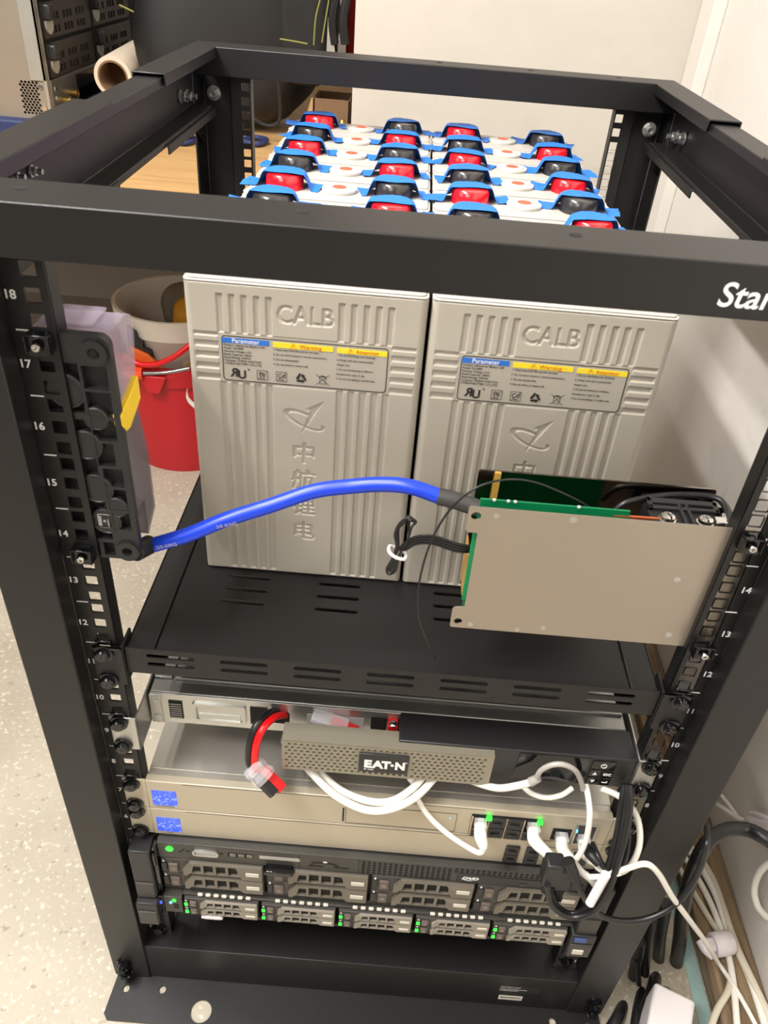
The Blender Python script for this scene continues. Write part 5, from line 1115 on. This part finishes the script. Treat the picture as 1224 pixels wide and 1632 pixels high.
m = MB(); m.lathe((-0.165, 1.290, 0.6105), (0, 0, 1), [(0, 0), (0.010, 0), (0.010, 0.012), (0.005, 0.016), (0.0075, 0.024), (0.0075, 0.034), (0.004, 0.040), (0, 0.040)], 18); props(m.build('brass_fitting', 'brass'), 'small brass fitting standing in front of the cardboard box', 'fitting')
q = MB(); q.tube([(-0.475, 1.16, 0.616), (-0.455, 1.19, 0.616), (-0.435, 1.17, 0.617), (-0.445, 1.14, 0.616), (-0.470, 1.145, 0.617)], 0.0050, 10, closed=True); q.tube([(-0.465, 1.17, 0.6255), (-0.445, 1.18, 0.626), (-0.438, 1.155, 0.626), (-0.46, 1.142, 0.626)], 0.0045, 10, closed=True)
props(q.build('coiled_cord', 'navy'), 'small dark blue coiled cord on the plywood behind the rack', 'cord')
q = MB(); q.tube([(-0.352, 1.20, 0.616), (-0.330, 1.235, 0.616), (-0.305, 1.215, 0.617), (-0.315, 1.18, 0.616), (-0.34, 1.185, 0.617)], 0.0050, 10, closed=True)
props(q.build('coiled_cord', 'navy'), 'dark blue cord seen through the rear left mounting rail', 'cord')
# buckets under the table
def bucket(name, c, rb, rt, h, m_, label, lipw):
    zf = FLOOR if name == 'paint_bucket' else 0.058
    t = thing(name, (c[0], c[1], zf), label, 'bucket')
    q = MB(); q.lathe((c[0], c[1], zf), (0, 0, 1), [(0, 0.001), (rb, 0.0), (rb+0.002, 0.004), (rt, h-0.045), (rt+lipw, h-0.043), (rt+lipw+0.002, h-0.01), (rt+lipw+0.003, h), (rt-0.002, h), (rt-0.004, h-0.02), (rb-0.004, 0.006), (0, 0.006)], 56); q.build('pail', m_, t, angle=0.9); return t
t = bucket('paint_bucket', (-0.500, 1.178), 0.128, 0.140, 0.265, 'red_bucket', 'red plastic bucket on the floor behind the fuse holder', 0.006)
q = MB(); q.tube([at(195, 565, 1.03), at(222, 580, 1.025), at(250, 580, 1.02), at(275, 570, 1.02), at(300, 552, 1.03), at(330, 525, 1.05)], 0.006, 12); q.build('bail_handle', 'red_wire', t, label='red handle')
q = MB(); q.prism([(-0.03, 0), (0.03, 0), (0.012, -0.04), (-0.012, -0.04)], FR(-0.52, 1.026, 0.185), 0.006); q.build('spout_lip', 'red_bucket', t, bevel=0.002)
t = bucket('white_bucket', (-0.497, 1.185), 0.108, 0.134, 0.235, 'white_bucket', 'dirty white plastic bucket holding rags, nested inside the red bucket', 0.003)
q = MB(); soft('rag', (-0.470, 1.225, 0.245), (0.065, 0.060, 0.060), 'gritty', t, 0.014, 16, 4, 0.9)
soft('sponge', (-0.455, 1.170, 0.250), (0.045, 0.045, 0.055), 'ochre', t, 0.006, 20, 7, 0.7)
t = thing('screwdriver', (-0.53, 1.0, 0.2), 'orange handled screwdriver lying over the red bucket', 'screwdriver')
a, b = at(200, 594, 1.02), at(228, 595, 1.02); q = MB(); q.tube([a, b], 0.0130, 8); q.build('handle', 'orange_red', t, angle=0.5)
q = MB(); q.tube([b, at(262, 594, 1.03), at(302, 587, 1.04)], 0.0042, 12); q.build('shaft', 'steel', t)
t = thing('hand_saw', (-0.60, 1.045, 0.16), 'toothed black and orange hand tool leaning in the red bucket', 'tool')
q = MB(); P0 = [(202, 520), (215, 530), (218, 540), (226, 545), (228, 555), (240, 560), (243, 572), (230, 575), (205, 555)]
q2 = [at(px, py, 1.045) for px, py in P0]; q.add(q2+[p+Vector((0, 0.01, 0)) for p in q2], [tuple(range(9)), tuple(range(17, 8, -1))]+[(i, (i+1) % 9, 9+(i+1) % 9, 9+i) for i in range(9)]); q.build('toothed_blade', 'black_plastic', t)
q = MB(); q2 = [at(px, py, 1.038) for px, py in ((205, 552), (235, 566), (258, 590), (240, 600), (205, 590))]; q.add(q2+[p+Vector((0, 0.012, 0)) for p in q2], [tuple(range(5)), tuple(range(9, 4, -1))]+[(i, (i+1) % 5, 5+(i+1) % 5, 5+i) for i in range(5)]); q.build('orange_grip', 'orange', t, bevel=0.002)
t = thing('paper_tag', (-0.42, 1.02, 0.2), 'tan paper tag beside the screwdriver shaft', 'tag')
q = MB(); q2 = [at(px, py, 1.06) for px, py in ((292, 580), (310, 574), (318, 600), (308, 612), (288, 600))]; q.add(q2+[p+Vector((0, 0.004, 0)) for p in q2], [tuple(range(5)), tuple(range(9, 4, -1))]+[(i, (i+1) % 5, 5+(i+1) % 5, 5+i) for i in range(5)]); q.build('tag_card', 'cardboard_edge', t)
cable([at(303, 608, 1.05), at(298, 620, 1.05), at(300, 635, 1.05), at(312, 648, 1.05), at(325, 650, 1.05)], 0.0050, 'white_cable', 'white hose end beside the red bucket, at the battery edge', 'hose', 'hose')
props(soft('red_rag', (-0.90, 1.42, 0.00), (0.09, 0.09, 0.065), 'red_cloth', None, 0.012, 12, 6, 0.8), 'red bundle on the floor far left under the table', 'cloth')
